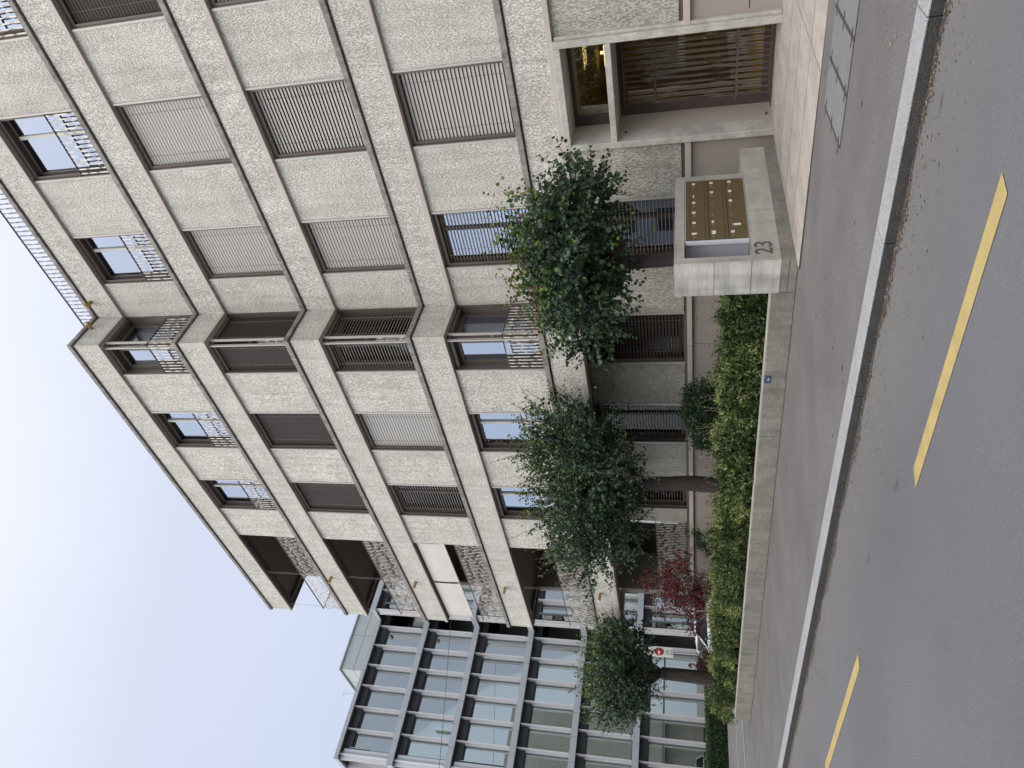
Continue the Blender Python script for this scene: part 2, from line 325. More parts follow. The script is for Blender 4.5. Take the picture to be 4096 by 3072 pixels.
# gutter litter, uncountable
def flakes(n, xf, yf, zf, smin, smax, wts, aspect=(1, 2.6)):
    v = np.zeros((n*4, 3), 'f'); mi = nr.choice(len(wts), n, p=wts)
    x = xf(n); y = yf(n, x); z = zf(n, x, y); a = nr.rand(n)*6.28; s = smin+(smax-smin)*nr.rand(n); asp = aspect[0]+(aspect[1]-aspect[0])*nr.rand(n)
    tl = (nr.rand(n)-.5)*.8
    for k, (p, q) in enumerate(((1, 0), (0, 1), (-1, 0), (0, -1))):
        dx = p*s*.5*asp; dy = q*s*.5
        v[k::4, 0] = x+dx*np.cos(a)-dy*np.sin(a); v[k::4, 1] = y+dx*np.sin(a)+dy*np.cos(a); v[k::4, 2] = z+s*.25*abs(p)*(tl+.5)*.6+.001
    return v, mi
def bulk(name, v, k, mi, mats, parent=None, smooth=False):
    n = len(v)//k; me = bpy.data.meshes.new(name)
    if parent: v = v-np.array(ORG.get(root_of(parent).name, (0, 0, 0)), 'f')
    me.vertices.add(len(v)); me.vertices.foreach_set('co', np.ascontiguousarray(v, 'f').ravel())
    me.loops.add(n*k); me.loops.foreach_set('vertex_index', np.arange(n*k, dtype='i')); me.polygons.add(n)
    me.polygons.foreach_set('loop_start', np.arange(0, n*k, k, dtype='i')); me.polygons.foreach_set('loop_total', np.full(n, k, 'i'))
    for m_ in mats: me.materials.append(m_)
    me.polygons.foreach_set('material_index', np.ascontiguousarray(mi, 'i')); me.update(calc_edges=True); me.validate()
    o = bpy.data.objects.new(name, me); COL.objects.link(o)
    if parent: o.parent = parent
    else: centre(o)
    return o
def yg(n, x): 
    w = .05+.025*np.sin(x*3.1)+.02*np.sin(x*7.7)
    return 4.972-np.abs(nr.randn(n))*w*.72
v, mi = flakes(20000, lambda n: 2-34*nr.rand(n)**1.3, yg, lambda n, x, y: -1.482+SL*(x+4), .006, .02, [.5, .08, .42])
tag(bulk('gutter_litter', v, 4, mi, LITTER), 'brown dead leaves and grit lying in the gutter along the kerb', 'leaf litter', kind='stuff')
v, mi = flakes(2600, lambda n: 2-26*nr.rand(n), lambda n, x: 4.9-np.abs(nr.randn(n))*.30, lambda n, x, y: -1.484+SL*(x+4), .004, .016, [.45, .25, .3])
tag(bulk('scattered_grit', v, 4, mi, LITTER), 'loose crumbs and bits of leaf scattered on the road near the gutter', 'grit', kind='stuff')
v, mi = flakes(9000, lambda n: -6.1-15.2*nr.rand(n), lambda n, x: 8.672-np.abs(nr.randn(n))*(.022+.018*np.sin(x*2.3)**2), lambda n, x, y: -1.398+SL*(x+4), .006, .022, [.25, .05, .7])
tag(bulk('wall_foot_dirt', v, 4, mi, LITTER), 'dark damp dirt collected along the foot of the low planter wall', 'dirt', kind='stuff')
v, mi = flakes(420, lambda n: 1-24*nr.rand(n), lambda n, x: 5.4+3.1*nr.rand(n), lambda n, x, y: -1.397+SL*(x+4), .008, .03, [.4, .3, .3])
tag(bulk('pavement_leaf_bits', v, 4, mi, LITTER), 'a few small leaves and crumbs scattered over the pavement', 'leaf litter', kind='stuff')
# yellow dashes
for i, (xa, xb) in enumerate(((-2.035, -4.26), (-6.965, -9.75))):
    mb = MB(); n = 20; ed = []
    for k in range(n+1):
        x = xa+(xb-xa)*k/n; ed.append(x)
    for k in range(n):
        j = lambda: rnd.uniform(-.0025, .0025)
        x0, x1 = ed[k], ed[k+1]
        sk = lambda k_: -.05 if k_ == 0 else (-.07 if k_ == n else 0)
        mb.poly([(x0+sk(k), 3.455, gz(x0, -1.481)), (x1+sk(k+1), 3.455, gz(x1, -1.481)), (x1, 3.583, gz(x1, -1.481)), (x0, 3.583, gz(x0, -1.481))])
    o = struct(mb.build('road_marking', YEL)); o['label'] = ('yellow road dash nearest the camera, under the kerb in front of the entrance', 'yellow road dash further along the road, beyond the long gap')[i]; o['category'] = 'road marking'
# entrance slab
mb = MB(); mb.prism([(-6.03, 8.45), (14, 8.45), (14, 13.5), (-6.03, 13.5)], -1.6, -1.388); es = struct(mb.build('entrance_paving', SLABM))
mb = MB()
for p, q in (((-6.0, 10.25), (14, 10.25)), ((-6.0, 9.28), (14, 9.28)), ((-6.0, 11.2), (14, 11.2)), ((-3.45, 8.47), (-3.45, 12.2)), ((-.9, 8.47), (-.9, 12.2)), ((1.6, 8.47), (1.6, 12.2))):
    mb.box(p[0]-.003, q[0]+.003, p[1]-.003, q[1]+.003, -1.40, -1.3862)
struct(mb.build('paving_joints', SEAM))
mb = MB(); mb.box(-6.03, 14, 8.435, 8.4492, -1.6, -1.392); struct(mb.build('paving_edge_gap', SEAM))
# service covers in the pavement
cv = empty('service_cover', (-1.2, 7.5, -1.39), 'row of infilled rectangular service covers set in the pavement in front of the entrance', 'manhole cover')
mb = MB(); mb.poly([(-3.6, 6.955, gz(-3.6, -1.3955)), (1.9, 6.91, gz(1.9, -1.3955)), (1.9, 7.96, gz(1.9, -1.3955)), (-3.62, 8.03, gz(-3.62, -1.3955))]); mb.build('cover_plate', COVER, cv)
mb = MB()
def gline(x0, y0, x1, y1, w, z=-1.3915):
    d = Vector((x1-x0, y1-y0)).normalized(); nn = Vector((-d.y, d.x))*w/2
    mb.poly([(x0+nn.x, y0+nn.y, gz(x0, z)), (x1+nn.x, y1+nn.y, gz(x1, z)), (x1-nn.x, y1-nn.y, gz(x1, z)), (x0-nn.x, y0-nn.y, gz(x0, z))])
for k, x in enumerate((-3.6, -3.10, -2.61, -2.12, -1.63, -1.14, -.65)):
    gline(x-.02, 8.0, x+.02, 6.95, .036 if k else .016)
    for yy, o_ in ((7.9, .0), (7.5, .03), (7.05, .03)): gline(x-.085, yy, x+.085, yy+.01, .024, -1.3912)
gline(-3.6, 6.955, 1.9, 6.91, .008); gline(-3.62, 8.03, 1.9, 7.96, .006)
mb.build('cover_joint', SEAM, cv)

# ------------------------------------------------------------------ apartment building
T = [13.865, 10.962, 8.059, 5.158, 2.258]; BH = .655; LT = .11
SB = [14.545]+[t+BH for t in T[1:]]
YA, YC, XI, XE = 12.32, 11.234, -9.378, -21.73
PATH = [(3.5, YA), (XI, YA), (XI, YC), (XE, YC), (XE, 12.58)]
A, B_, C = Seg('y', YA), Seg('x', XI), Seg('y', YC)
ab = empty('apartment_building', (-9, 14, -1.5), 'pale five storey apartment building with scraped plaster bands, stepped corner and end loggias', 'building')
for k in range(5):
    mb = MB(); sweep(mb, PATH, 0, .28, T[k], SB[k]); mb.build('spandrel_band', PL, ab)
    mb = MB(); sweep(mb, PATH, -.05, .26, SB[k]+.0, SB[k]+LT); mb.build('roof_coping' if k == 0 else 'sill_ledge', LEDGE, ab, bevel=.006)
    mb = MB(); sweep(mb, PATH, -.03, .22, T[k]-.098, T[k]-.004); mb.build('lintel_strip', STRIP, ab, bevel=.003)
    mb = MB(); sweep(mb, PATH, .005, .24, T[k]-.006, T[k]+.002); sweep(mb, PATH, -.004, .2, SB[k]-.03, SB[k]-.001)  # joint over the strip, plus shade under the ledge painted as a dark line
    mb.build('shadow_joint', INK, ab)
    # floor slab
    mb = MB(); zt = SB[k]-.05
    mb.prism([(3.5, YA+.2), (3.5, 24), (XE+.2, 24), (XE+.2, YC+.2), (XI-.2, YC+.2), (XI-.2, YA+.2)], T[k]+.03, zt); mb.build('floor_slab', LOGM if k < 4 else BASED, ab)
# joints in strips and ledges (pale mortar)
mb = MB()
for k in range(1, 5):
    for xx in (-.5, -4.9, -8.0-(.4 if k % 2 else 0)): A.box(mb, xx, xx+.012, -.0515, .0, SB[k]+.002, SB[k]+LT+.0015)
    for xx in (-9.9, -14.9, -19.2): C.box(mb, xx, xx+.012, -.0515, .0, SB[k]+.002, SB[k]+LT+.0015)
for xx in (-11.2, -13.6, -16.2, -19.3): C.box(mb, xx, xx+.012, -.0515, .0, SB[0]+.002, SB[0]+LT+.0015)
mb.build('ledge_mortar', STRIP, ab)
# piers
def pier(seg, u0, u1, z0, z1, m=PL):
    mb = MB(); seg.box(mb, u0, u1, .05, .36, z0, z1); mb.build('wall', m, ab)
for r in range(1, 5):
    z0, z1 = SB[r]+LT-.02, T[r-1]+.02
    for u0, u1 in ((-9.5, -8.43), (-7.08, -5.69), (-4.27, -2.905), (-1.5, 3.5)): pier(A, u0, u1, z0, z1)
    for u0, u1 in ((-11.73, -10.40), (-14.49, -13.13), (-17.25, -15.90)): pier(C, u0, u1, z0, z1)
# cores behind the windows so rooms are closed and dark
for r in range(1, 5):
    z0, z1 = SB[r]-.06, T[r-1]+.04
    mb = MB(); mb.box(3.5, -9.6, YA+2.2, YA+2.3, z0, z1); mb.box(-9.9, -17.3, YC+3.0, YC+3.1, z0, z1); mb.box(-17.35, -17.25, YC+.36, YC+3.1, z0, z1)
    mb.box(3.4, 3.5, YA+.3, YA+2.3, z0, z1)
    mb.build('room_wall', ROOM, ab)
mb = MB(); mb.box(XE+.2, 3.5, 23.9, 24, -1.6, 14.5); mb.box(3.4, 3.5, YA+.3, 24, -1.6, 14.5); mb.build('rear_wall', BASEP, ab)
mb = MB(); mb.box(XE+.0, XE+.048, 12.585, 24, 2.2, 14.5); mb.box(XE+.05, XE+.3, 14.3, 23.9, 2.2, 14.4); mb.build('end_facade', PL, ab)
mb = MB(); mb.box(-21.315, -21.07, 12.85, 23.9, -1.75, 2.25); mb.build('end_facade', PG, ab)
mb = MB(); mb.prism([(3.5, YA+.27), (3.5, 24), (XE+.27, 24), (XE+.27, YC+.27), (XI-.27, YC+.27), (XI-.27, YA+.27)], 14.2, 14.46); mb.build('roof', LEDGE, ab)

def flat_slats(mb, P0, P1, z0, z1, pitch, w=.028, th=.004, twist=True):
    """upright flat steel strips with short twists at odd heights, between plan points P0 and P1"""
    a = Vector(P0); b = Vector(P1); L = (b-a).length; n = max(2, int(L/pitch)); d = (b-a).normalized()
    base = math.atan2(d.y, d.x)
    for i in range(n):
        p = a+d*((i+.5)*L/n); hs = []
        t1 = z0+(z1-z0)*rnd.uniform(.15, .42); t2 = z0+(z1-z0)*rnd.uniform(.62, .84); rot = rnd.uniform(-.12, .12)
        if not twist: t2 = None
        secs = [(z0, rot)]
        for tt in (t1, t2):
            if tt is None: continue
            sgn = 1; tl_ = rnd.uniform(.12, .24)*(z1-z0)/.8; r0 = secs[-1][1]
            for q in range(5): secs.append((tt+(-.5+.25*q)*tl_, r0+math.pi*sgn*q/4))
        secs.append((z1, secs[-1][1])); rings = []
        for z, an in secs:
            u = Vector((math.cos(base+an), math.sin(base+an)))*w/2; v_ = Vector((-math.sin(base+an), math.cos(base+an)))*th/2
            rings.append([(p.x+u.x+v_.x, p.y+u.y+v_.y, z), (p.x-u.x+v_.x, p.y-u.y+v_.y, z), (p.x-u.x-v_.x, p.y-u.y-v_.y, z), (p.x+u.x-v_.x, p.y+u.y-v_.y, z)])
        mb.loft(rings)
def railing(parent, pts, z0, z1, pitch=.085, m=RAILM, name='railing', bottom=True, w=.028):
    mb = MB()
    for p, q in zip(pts, pts[1:]): flat_slats(mb, p, q, z0+.01, z1-.005, pitch, w)
    o = mb.build(name, m, parent, smooth=False)
    for p, q in zip(pts, pts[1:]):
        mb = MB(); d = (Vector(q)-Vector(p)).normalized(); nn = Vector((-d.y, d.x))*.02
        mb.loft([[(x-nn.x, y-nn.y, z1-.008), (x+nn.x, y+nn.y, z1-.008), (x+nn.x, y+nn.y, z1+.004), (x-nn.x, y-nn.y, z1+.004)] for x, y in (p, q)])
        mb.build('handrail', RAILD, parent)
        if bottom: mb = MB(); mb.loft([[(x-nn.x, y-nn.y, z0), (x+nn.x, y+nn.y, z0), (x+nn.x, y+nn.y, z0+.012), (x-nn.x, y-nn.y, z0+.012)] for x, y in (p, q)]); mb.build('bottom_rail', RAILD, parent)
    return o
def blind(parent, seg, u0, u1, d, z0, z1, tilt, m, pitch=.072, w=.066):
    mb = MB(); n = int((z1-z0)/pitch); t = math.radians(min(84, max(4, tilt)))
    dz = w/2*math.sin(t); dd = w/2*math.cos(t); th = .0016
    for i in range(n):
        z = z1-.03-i*pitch; jt = rnd.uniform(-.03, .03)
        a0 = seg.P(u0, d-dd, z-dz); b0 = seg.P(u1, d-dd, z-dz); mid0 = seg.P(u0, d-.004, z+.004); mid1 = seg.P(u1, d-.004, z+.004); c0 = seg.P(u0, d+dd, z+dz); d0 = seg.P(u1, d+dd, z+dz)
        # a slightly crowned slat, thin but closed
        prof = []
        for s_, (p1) in ((0, (a0, mid0, c0)), (1, (b0, mid1, d0))):
            up_ = [(x, y, zz+th) for x, y, zz in p1]; prof.append(list(p1)+up_[::-1])
        mb.loft(prof)
    o = mb.build('blind', m, parent)
    for f in (.17, .83):
        mb = MB(); p = seg.P(u0+(u1-u0)*f, d-dd-.004, z0); q = seg.P(u0+(u1-u0)*f, d-dd-.004, z1); mb.tube([p, q], .0028, 4); mb.build('ladder_cord', BL_O if m is not BL_L else BRZ, parent)
    return o
def window(seg, u0, u1, z0, z1, kind, rail=True, mull=.36, curtain=0, d0=.03, name='window', parent=None, side='both', u_in0=0, u_in1=0, railtop=None):
    """kind: glass, light, half, brown, open ; u0<u1"""
    parent = parent or ab
    fr = MB(); jw = .035
    seg.box(fr, u0+.006, u0+jw, .06, .34, z0, z1); seg.box(fr, u1-jw, u1-.006, .06, .34, z0, z1)     # jamb linings
    seg.box(fr, u0+jw, u1-jw, .10, .34, z1-.10, z1-.002)                                              # head
    seg.box(fr, u0+jw, u0+jw+.05, .10, .13, z0, z1-.1); seg.box(fr, u1-jw-.05, u1-jw, .10, .13, z0, z1-.1)   # guide rails
    g0, g1 = u0+jw, u1-jw; D = .22
    for a, b in ((g0, g0+.075), (g1-.075, g1)): seg.box(fr, a, b, D, D+.07, z0, z1-.1)
    seg.box(fr, g0+.075, g1-.075, D, D+.07, z1-.17, z1-.1); seg.box(fr, g0+.075, g1-.075, D, D+.07, z0, z0+.09)
    um = g1-(g1-g0)*mull
    w = fr.build(name, BRZ, parent)
    for a, b in ((u0-.016, u0+.024), (u1-.024, u1+.016)):
        tr = MB(); seg.box(tr, a, b, .03, .075, z0-.01, z1-.03); tr.build('trim', TRIM, w)
    if mull:
        ml = MB(); seg.box(ml, um-.035, um+.035, D-.012, D+.06, z0+.09, z1-.17); ml.build('mullion', TRIM if kind == 'glass' else BRZD, w)
    spans = [(g0+.075, um-.035), (um+.035, g1-.075)] if mull else [(g0+.075, g1-.075)]
    pn = MB()
    for a, b in spans: seg.box(pn, a+.001, b-.001, D+.03, D+.038, z0+.091, z1-.171)
    pn.build('pane', GL if kind in ('open', 'openlow') and -9 < u0 < -7 else (GL if kind == 'glass' else GLB), w)
    if curtain:
        cm = MB(); n = 44; pts = []
        a, b = (u0+.1, u0+.1+(u1-u0-.2)*curtain) if curtain > 0 else (u1-.1+(u1-u0-.2)*curtain, u1-.1)
        for i in range(n+1):
            pts.append(seg.P(a+(b-a)*i/n, D+.26+.035*math.sin(i*1.9)+.012*math.sin(i*.7), 0))
        for i in range(n): cm.poly([(pts[i][0], pts[i][1], z0+.05), (pts[i+1][0], pts[i+1][1], z0+.05), (pts[i+1][0], pts[i+1][1], z1-.12), (pts[i][0], pts[i][1], z1-.12)])
        cm.build('curtain', CURT, w, smooth=True)
    if kind != 'glass':
        tl, mt = {'light': (50, BL_L), 'half': (37, BL_L), 'brown': (48, BL_B), 'open': (5, BL_O), 'openlow': (6, BL_O)}[kind]; tl += math.degrees(math.atan2((z0+z1)/2, abs(seg.b)+.1))
        blind(w, seg, u0+jw+.01, u1-jw-.01, .155, z0+.03, z1-.11, tl, mt, w=.036 if 'open' in kind else .066)
    else:
        if rail:
            P, Q = seg.P(u0+.03, .07, 0), seg.P(u1-.03, .07, 0)
            railing(w, [(P[0], P[1]), (Q[0], Q[1])], z0+.02, (railtop or z0+.80), .092)
    return w
rows = {1: ['glass', 'glass', 'glass'], 2: ['light', 'light', 'brown'], 3: ['light', 'half', 'half'], 4: ['open', 'light', 'light']}
AX = [(-8.43, -7.08), (-5.69, -4.27), (-2.905, -1.5)]
for r in range(1, 5):
    z0, z1 = SB[r]+LT, T[r-1]-.096
    for (u0, u1), k in zip(AX, rows[r]): window(A, u0, u1, z0, z1, k, curtain=-.5 if k == 'glass' else 0)
rowc = {1: ['glass', 'glass'], 2: ['brown', 'brown'], 3: ['light', 'open'], 4: ['glass', 'glass']}
CX = [(-13.13, -11.73), (-15.90, -14.49)]
for r in range(1, 5):
    z0, z1 = SB[r]+LT, T[r-1]-.096
    for (u0, u1), k in zip(CX, rowc[r]): window(C, u0, u1, z0, z1, k, curtain=.62 if r == 4 else (-.4 if k == 'glass' else 0))
# stepped-corner windows: one sash on the return, one on the street front, a light steel corner cage between
kc = {1: 'glass', 2: 'brown', 3: 'open', 4: 'glass'}
for r in range(1, 5):
    z0, z1 = SB[r]+LT, T[r-1]-.096; k = kc[r]
    fr = MB(); cx, cy = XI-.30, YC+.30
    fr.box(cx-.05, cx+.05, cy-.05, cy+.05, z0, z1)                              # recessed corner post
    B_.box(fr, YA+.01, YA+.045, .05, .36, z0, z1)                               # jamb at the inner corner
    C.box(fr, -10.40+.006, -10.365, .06, .36, z0, z1)
    B_.box(fr, YC+.36, YA+.0, .11, .36, z1-.10, z1-.002); C.box(fr, -10.36, XI-.11, .11, .36, z1-.11, z1-.003)
    B_.box(fr, YA-.075, YA+.01, .27, .34, z0, z1-.1); C.box(fr, -10.365, -10.29, .27, .34, z0, z1-.1)
    B_.box(fr, YC+.35, YC+.42, .27, .34, z0, z1-.1); C.box(fr, XI-.42, XI-.35, .27, .34, z0, z1-.11)
    B_.box(fr, YC+.42, YA-.075, .27, .335, z0, z0+.09); C.box(fr, -10.29, XI-.42, .27, .335, z0, z0+.095)
    B_.box(fr, YC+.42, YA-.075, .27, .335, z1-.2, z1-.1); C.box(fr, -10.29, XI-.42, .27, .335, z1-.205, z1-.11)
    w = fr.build('corner_window', BRZ, ab)
    pn = MB(); B_.box(pn, YC+.42, YA-.075, .3, .308, z0+.09, z1-.2); C.box(pn, -10.29, XI-.42, .3, .308, z0+.095, z1-.205); pn.build('pane', GL if k == 'glass' else GLB, w)
    tr = MB(); C.box(tr, -10.412, -10.378, .03, .075, z0-.01, z1-.03); tr.build('trim', TRIM, w)
    cg = tr = MB()
    B_.box(cg, YC+.145, YC+.175, .045, .10, z0, z1); C.box(cg, XI-.175, XI-.145, .045, .10, z0, z1)      # two pale uprights
    for f in (.1, .5, .93):
        z = z0+(z1-z0)*f
        cg.loft([[(XI-.06, YC+.15, z), (XI-.09, YC+.15, z), (XI-.09, YC+.15, z+.05), (XI-.06, YC+.15, z+.05)], [(XI-.24, YC+.26, z), (XI-.27, YC+.26, z), (XI-.27, YC+.26, z+.05), (XI-.24, YC+.26, z+.05)]])
        cg.loft([[(XI-.15, YC+.06, z), (XI-.15, YC+.09, z), (XI-.15, YC+.09, z+.05), (XI-.15, YC+.06, z+.05)], [(XI-.26, YC+.24, z), (XI-.26, YC+.27, z), (XI-.26, YC+.27, z+.05), (XI-.26, YC+.24, z+.05)]])
    tr.build('corner_cage', TRIM, w)
    if k != 'glass':
        tl, mt = {'brown': (48, BL_B), 'open': (5, BL_O)}[k]; el = math.degrees(math.atan2((z0+z1)/2, YC)); tl += el
        blind(w, B_, YC+.19, YA-.03, .155, z0+(.2 if r == 2 else .03), z1-.11, tl+6, mt, w=.04 if k == 'open' else .066); blind(w, C, -10.35, XI-.19, .155, z0+.03, z1-.115, tl, mt, w=.036 if k == 'open' else .066)
        P = [(XI-.11, YC+.17), (XI-.11, YC+.11), (XI-.17, YC+.11)]
        railing(w, [(XI-.12, YC+.24), (XI-.12, YC+.12)], z0+.02, z0+.8, .06); railing(w, [(XI-.12, YC+.12), (XI-.24, YC+.12)], z0+.02, z0+.8, .06)
    else:
        railing(w, [(XI-.07, YA-.03), (XI-.07, YC+.07), (-10.36, YC+.07)], z0+.02, z0+.80, .09)
# loggias
for r in range(1, 5):
    z0, z1 = SB[r]+LT, T[r-1]-.096
    fr = MB(); L0, L1 = -17.25, XE
    C.box(fr, L0-.02, L0, .06, .3, z0, z1)
    lp = [(-17.27, YC), (XE, YC), (XE, 12.58)]
    sweep(fr, lp, .03, .06, z1-.03, z1); sweep(fr, lp, .09, .12, z1-.06, z1); sweep(fr, lp, .15, .19, z1-.05, z1+.02); sweep(fr, lp, .19, .30, z1+.03, z1+.10)
    lg = fr.build('loggia', BRZD, ab)
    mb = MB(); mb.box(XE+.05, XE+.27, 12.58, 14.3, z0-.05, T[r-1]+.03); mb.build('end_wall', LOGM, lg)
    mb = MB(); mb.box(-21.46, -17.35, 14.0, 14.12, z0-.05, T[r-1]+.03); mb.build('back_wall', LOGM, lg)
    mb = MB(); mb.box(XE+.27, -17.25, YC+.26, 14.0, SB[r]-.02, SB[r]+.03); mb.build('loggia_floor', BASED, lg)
    mb = MB(); mb.box(-19.6, -17.5, 13.93, 13.998, z0, z1-.25); mb.box(-19.65, -17.45, 13.90, 13.929, z1-.25, z1-.18); wd = mb.build('balcony_door', BRZD, lg)
    railing(lg, [(-17.28, YC+.08), (XE+.08, YC+.08)], z0+.02, z0+.81, .078, w=.022)
    railing(lg, [(XE+.08, YC+.1), (XE+.08, 12.56)], z0+.02, z0+.81, .078, w=.022)
    mb = MB()
    for xx in (-19.37, -19.43, -21.40, -21.46):
        mb = MB(); mb.tube([(xx, YC+.06, z0), (xx, YC+.06, z1-.02)], .003, 4); mb.build('guide_cable', BL_O, lg)
    if r == 4:
        mb = MB(); mb.box(-21.44, -21.30, 13.0, 13.35, z0+1.22, z0+1.42)
        mb.build('wall_lamp', WHITE, lg, bevel=.01)
    if r == 3:
        for a, b in ((-17.32, -19.38), (-19.47, -21.52)):
            mb = MB(); n = 12; rr = []
            for i in range(n+1):
                t = i/n; z = z1-.03-(z1-7.06)*t; bow = .03*math.sin(t*math.pi)
                rr.append([(a, YC+.10-bow*.6, z), (b, YC+.10-bow*.6, z), (b, YC+.103-bow*.6, z), (a, YC+.103-bow*.6, z)])
            mb.loft(rr); aw = mb.build('awning', AWN, lg, smooth=False); aw['label'] = 'lowered off-white fabric awning of the loggia'
            mb = MB(); mb.tube([(a+.02, YC+.1, 7.05), (b-.02, YC+.1, 7.05)], .018, 8); mb.build('hem_bar', AWN, lg)
# spouts
for i, (x, y, z, dx, dy) in enumerate(((-8.88, YA, 14.42, 0, -1), (XI, 11.87, 14.42, 1, 0), (-19.36, YC, T[1]+.40, 0, -1), (-19.36, YC, T[2]+.40, 0, -1), (-19.36, YC, T[3]+.40, 0, -1), (-19.36, YC, T[4]+.40, 0, -1))):
    mb = MB(); w_ = .035; L = .22
    pts = []
    for q in (0, 1):
        cx = x+dx*L*q; cy = y+dy*L*q; sx = w_*abs(dy); sy = w_*abs(dx)
        pts.append([(cx-sx, cy-sy, z-w_), (cx+sx, cy+sy, z-w_), (cx+sx, cy+sy, z+w_), (cx-sx, cy-sy, z+w_)])
    mb.loft(pts); mb.build('drain_spout', BRASS, ab)
# roof railing set back behind the parapet
rr = railing(ab, [(3.0, 12.62), (-9.95, 12.62)], 14.50, 15.50, .12, RAILR, 'roof_railing', w=.045)
# ground floor
z0, z1 = .14, T[4]-.08
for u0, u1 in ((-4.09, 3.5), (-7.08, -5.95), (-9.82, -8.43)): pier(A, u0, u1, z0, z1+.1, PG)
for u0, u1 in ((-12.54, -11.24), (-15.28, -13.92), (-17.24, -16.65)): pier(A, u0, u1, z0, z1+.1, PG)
window(A, -8.43, -7.08, z0+.0, z1, 'openlow', curtain=-.4); window(A, -11.24, -9.82, z0, z1, 'brown', curtain=0)
window(A, -13.92, -12.54, z0, z1, 'openlow', curtain=0); window(A, -16.65, -15.28, z0, z1, 'openlow')
GP = [(3.5, YA), (-4.09, YA)]; GP2 = [(-5.99, YA), (-21.32, YA), (-21.32, 14.5)]
for gp in (GP, GP2):
    mb = MB(); sweep(mb, gp, -.015, .3, -.03, .075); mb.build('plinth_strip', STRIP, ab, bevel=.004)
    mb = MB(); sweep(mb, gp, .07, .3, .07, .145); mb.build('shadow_joint', BRZ, ab)
    mb = MB(); sweep(mb, gp, .06, .34, -1.75, -.028); mb.build('plinth', BASEP, ab)
mb = MB()
for xx in (-10.70, -13.0, -15.9, -18.7): A.box(mb, xx, xx+.01, .0585, .2, -1.7, -.03); A.box(mb, xx, xx+.01, -.0165, .2, -.03, .0765)
A.box(mb, -3.96, -3.83, .0583, .2, -.915, -.895)
mb.build('plinth_joint', INK, ab)
# room behind ground-floor windows
mb = MB(); mb.box(-17.24, -6.6, YA+1.9, YA+2.0, -.1, T[4]+.05); mb.box(-17.3, -17.24, YA+.1, YA+3.4, -1.5, T[4]+.05); mb.box(3.4, -4.0, YA+2.4, YA+2.5, -1.6, T[4]+.05)
mb.box(-17.24, -6.6, YA+.34, YA+1.9, -.2, -.1); mb.build('room_wall', ROOM, ab)
mb = MB(); mb.box(-16.3, -15.5, YA+1.6, YA+1.62, .5, 1.0); mb.build('room_lamp', emit('amber_room_light', (1, .45, .12), 1.2), ab)
# ground-floor loggia at the far end
fr = MB(); A.box(fr, -21.32, -21.06, .14, .5, .14, z1+.1)
gl = fr.build('ground_loggia', PORTI, ab)
mb = MB(); mb.box(-21.06, -17.3, YA+1.5, YA+1.6, -.1, T[4]+.04); mb.build('back_wall', BRZD, gl)
mb = MB(); mb.box(-21.1, -17.24, YA+.3, YA+1.5, -.2, .08); mb.build('loggia_floor', BASED, gl)
mb = MB(); mb.box(-19.9, -18.3, YA+1.44, YA+1.497, .3, 2.0); mb.box(-20.0, -18.2, YA+1.46, YA+1.499, .2, 2.1); mb.build('window_frame', BRZD, gl)
mb = MB(); mb.box(-19.8, -18.4, YA+1.42, YA+1.436, .4, 1.9); mb.build('pane', glass('bright_pane', (.1, .1, .1), 3.2), gl)
railing(gl, [(-17.28, YA+.09), (-21.1, YA+.09)], .16, 1.02, .078, w=.022)

# ------------------------------------------------------------------ entrance portal
PF = YA-.07; pt = empty('entrance_portal', (-5.0, PF, -1.39), 'pale concrete door surround with transom light, projecting round the recessed entrance', 'door surround')
x0, x1 = -5.985, -4.075; t = .115; mb = MB()
YB = 13.34
mb.box(x0, x0+t, PF, YA+.36, -1.39, 2.165); mb.box(x1-t, x1, PF, YA+.36, -1.39, 2.165); mb.box(x0+t, x1-t, PF, YA+.36, 2.05, 2.165); mb.box(x0+t, x1-t, PF+.003, YA+.36, 1.225, 1.33)
mb.box(x1, x1+.055, PF+.06, YA+.3, -1.385, 2.13)
mb.build('surround', PORT, pt, bevel=.006)
mb = MB(); i0, i1 = x0+t, x1-t
mb.box(i0-.1, i0-.012, YA+.30, 13.6, -1.39, 2.12); mb.box(i1+.012, i1+.1, YA+.30, 13.6, -1.39, 2.12); mb.box(i0-.012, i1+.012, YA+.3, 13.6, 2.062, 2.12); mb.box(i0-.01, i1+.01, YA+.3, 13.6, 1.237, 1.318)
mb.build('reveal', PORTI, pt)
mb = MB(); mb.tube([(i0-.011, 12.85, -1.30), (i0+.03, 12.85, -1.30)], .02, 8); mb.tube([(i0-.011, 12.6, 1.1), (i0+.02, 12.6, 1.1)], .02, 8); mb.build('door_stop', INK, pt)
mb = MB(); mb.box(i0+.02, i1-.02, 13.02, 13.32, -1.388, -1.380); mb.build('door_mat', INK, pt)
dr = MB()
dr.box(i0-.01, -5.79, YB, YB+.08, -1.38, 1.237); dr.box(i1+.01, -4.40, YB, YB+.08, -1.38, 1.237); dr.box(-5.79, -4.40, YB, YB+.08, 1.178, 1.237)
df = dr.build('door_frame', BRZD, pt)
dr = MB(); dr.box(-5.784, -5.69, YB-.012, YB+.06, -1.37, 1.17); dr.box(-4.50, -4.406, YB-.012, YB+.06, -1.37, 1.17); dr.box(-5.69, -4.50, YB-.012, YB+.06, 1.08, 1.17); dr.box(-5.69, -4.50, YB-.012, YB+.06, -1.37, -1.24)
dl = dr.build('door', BRZD, pt)
dr = MB(); dr.box(-5.69, -4.50, YB+.02, YB+.028, -1.24, 1.08); dr.build('pane', GLD, dl)
dr = MB(); flat_slats(dr, (-5.72, YB-.05), (-4.47, YB-.05), -1.36, 1.14, .098, .032)
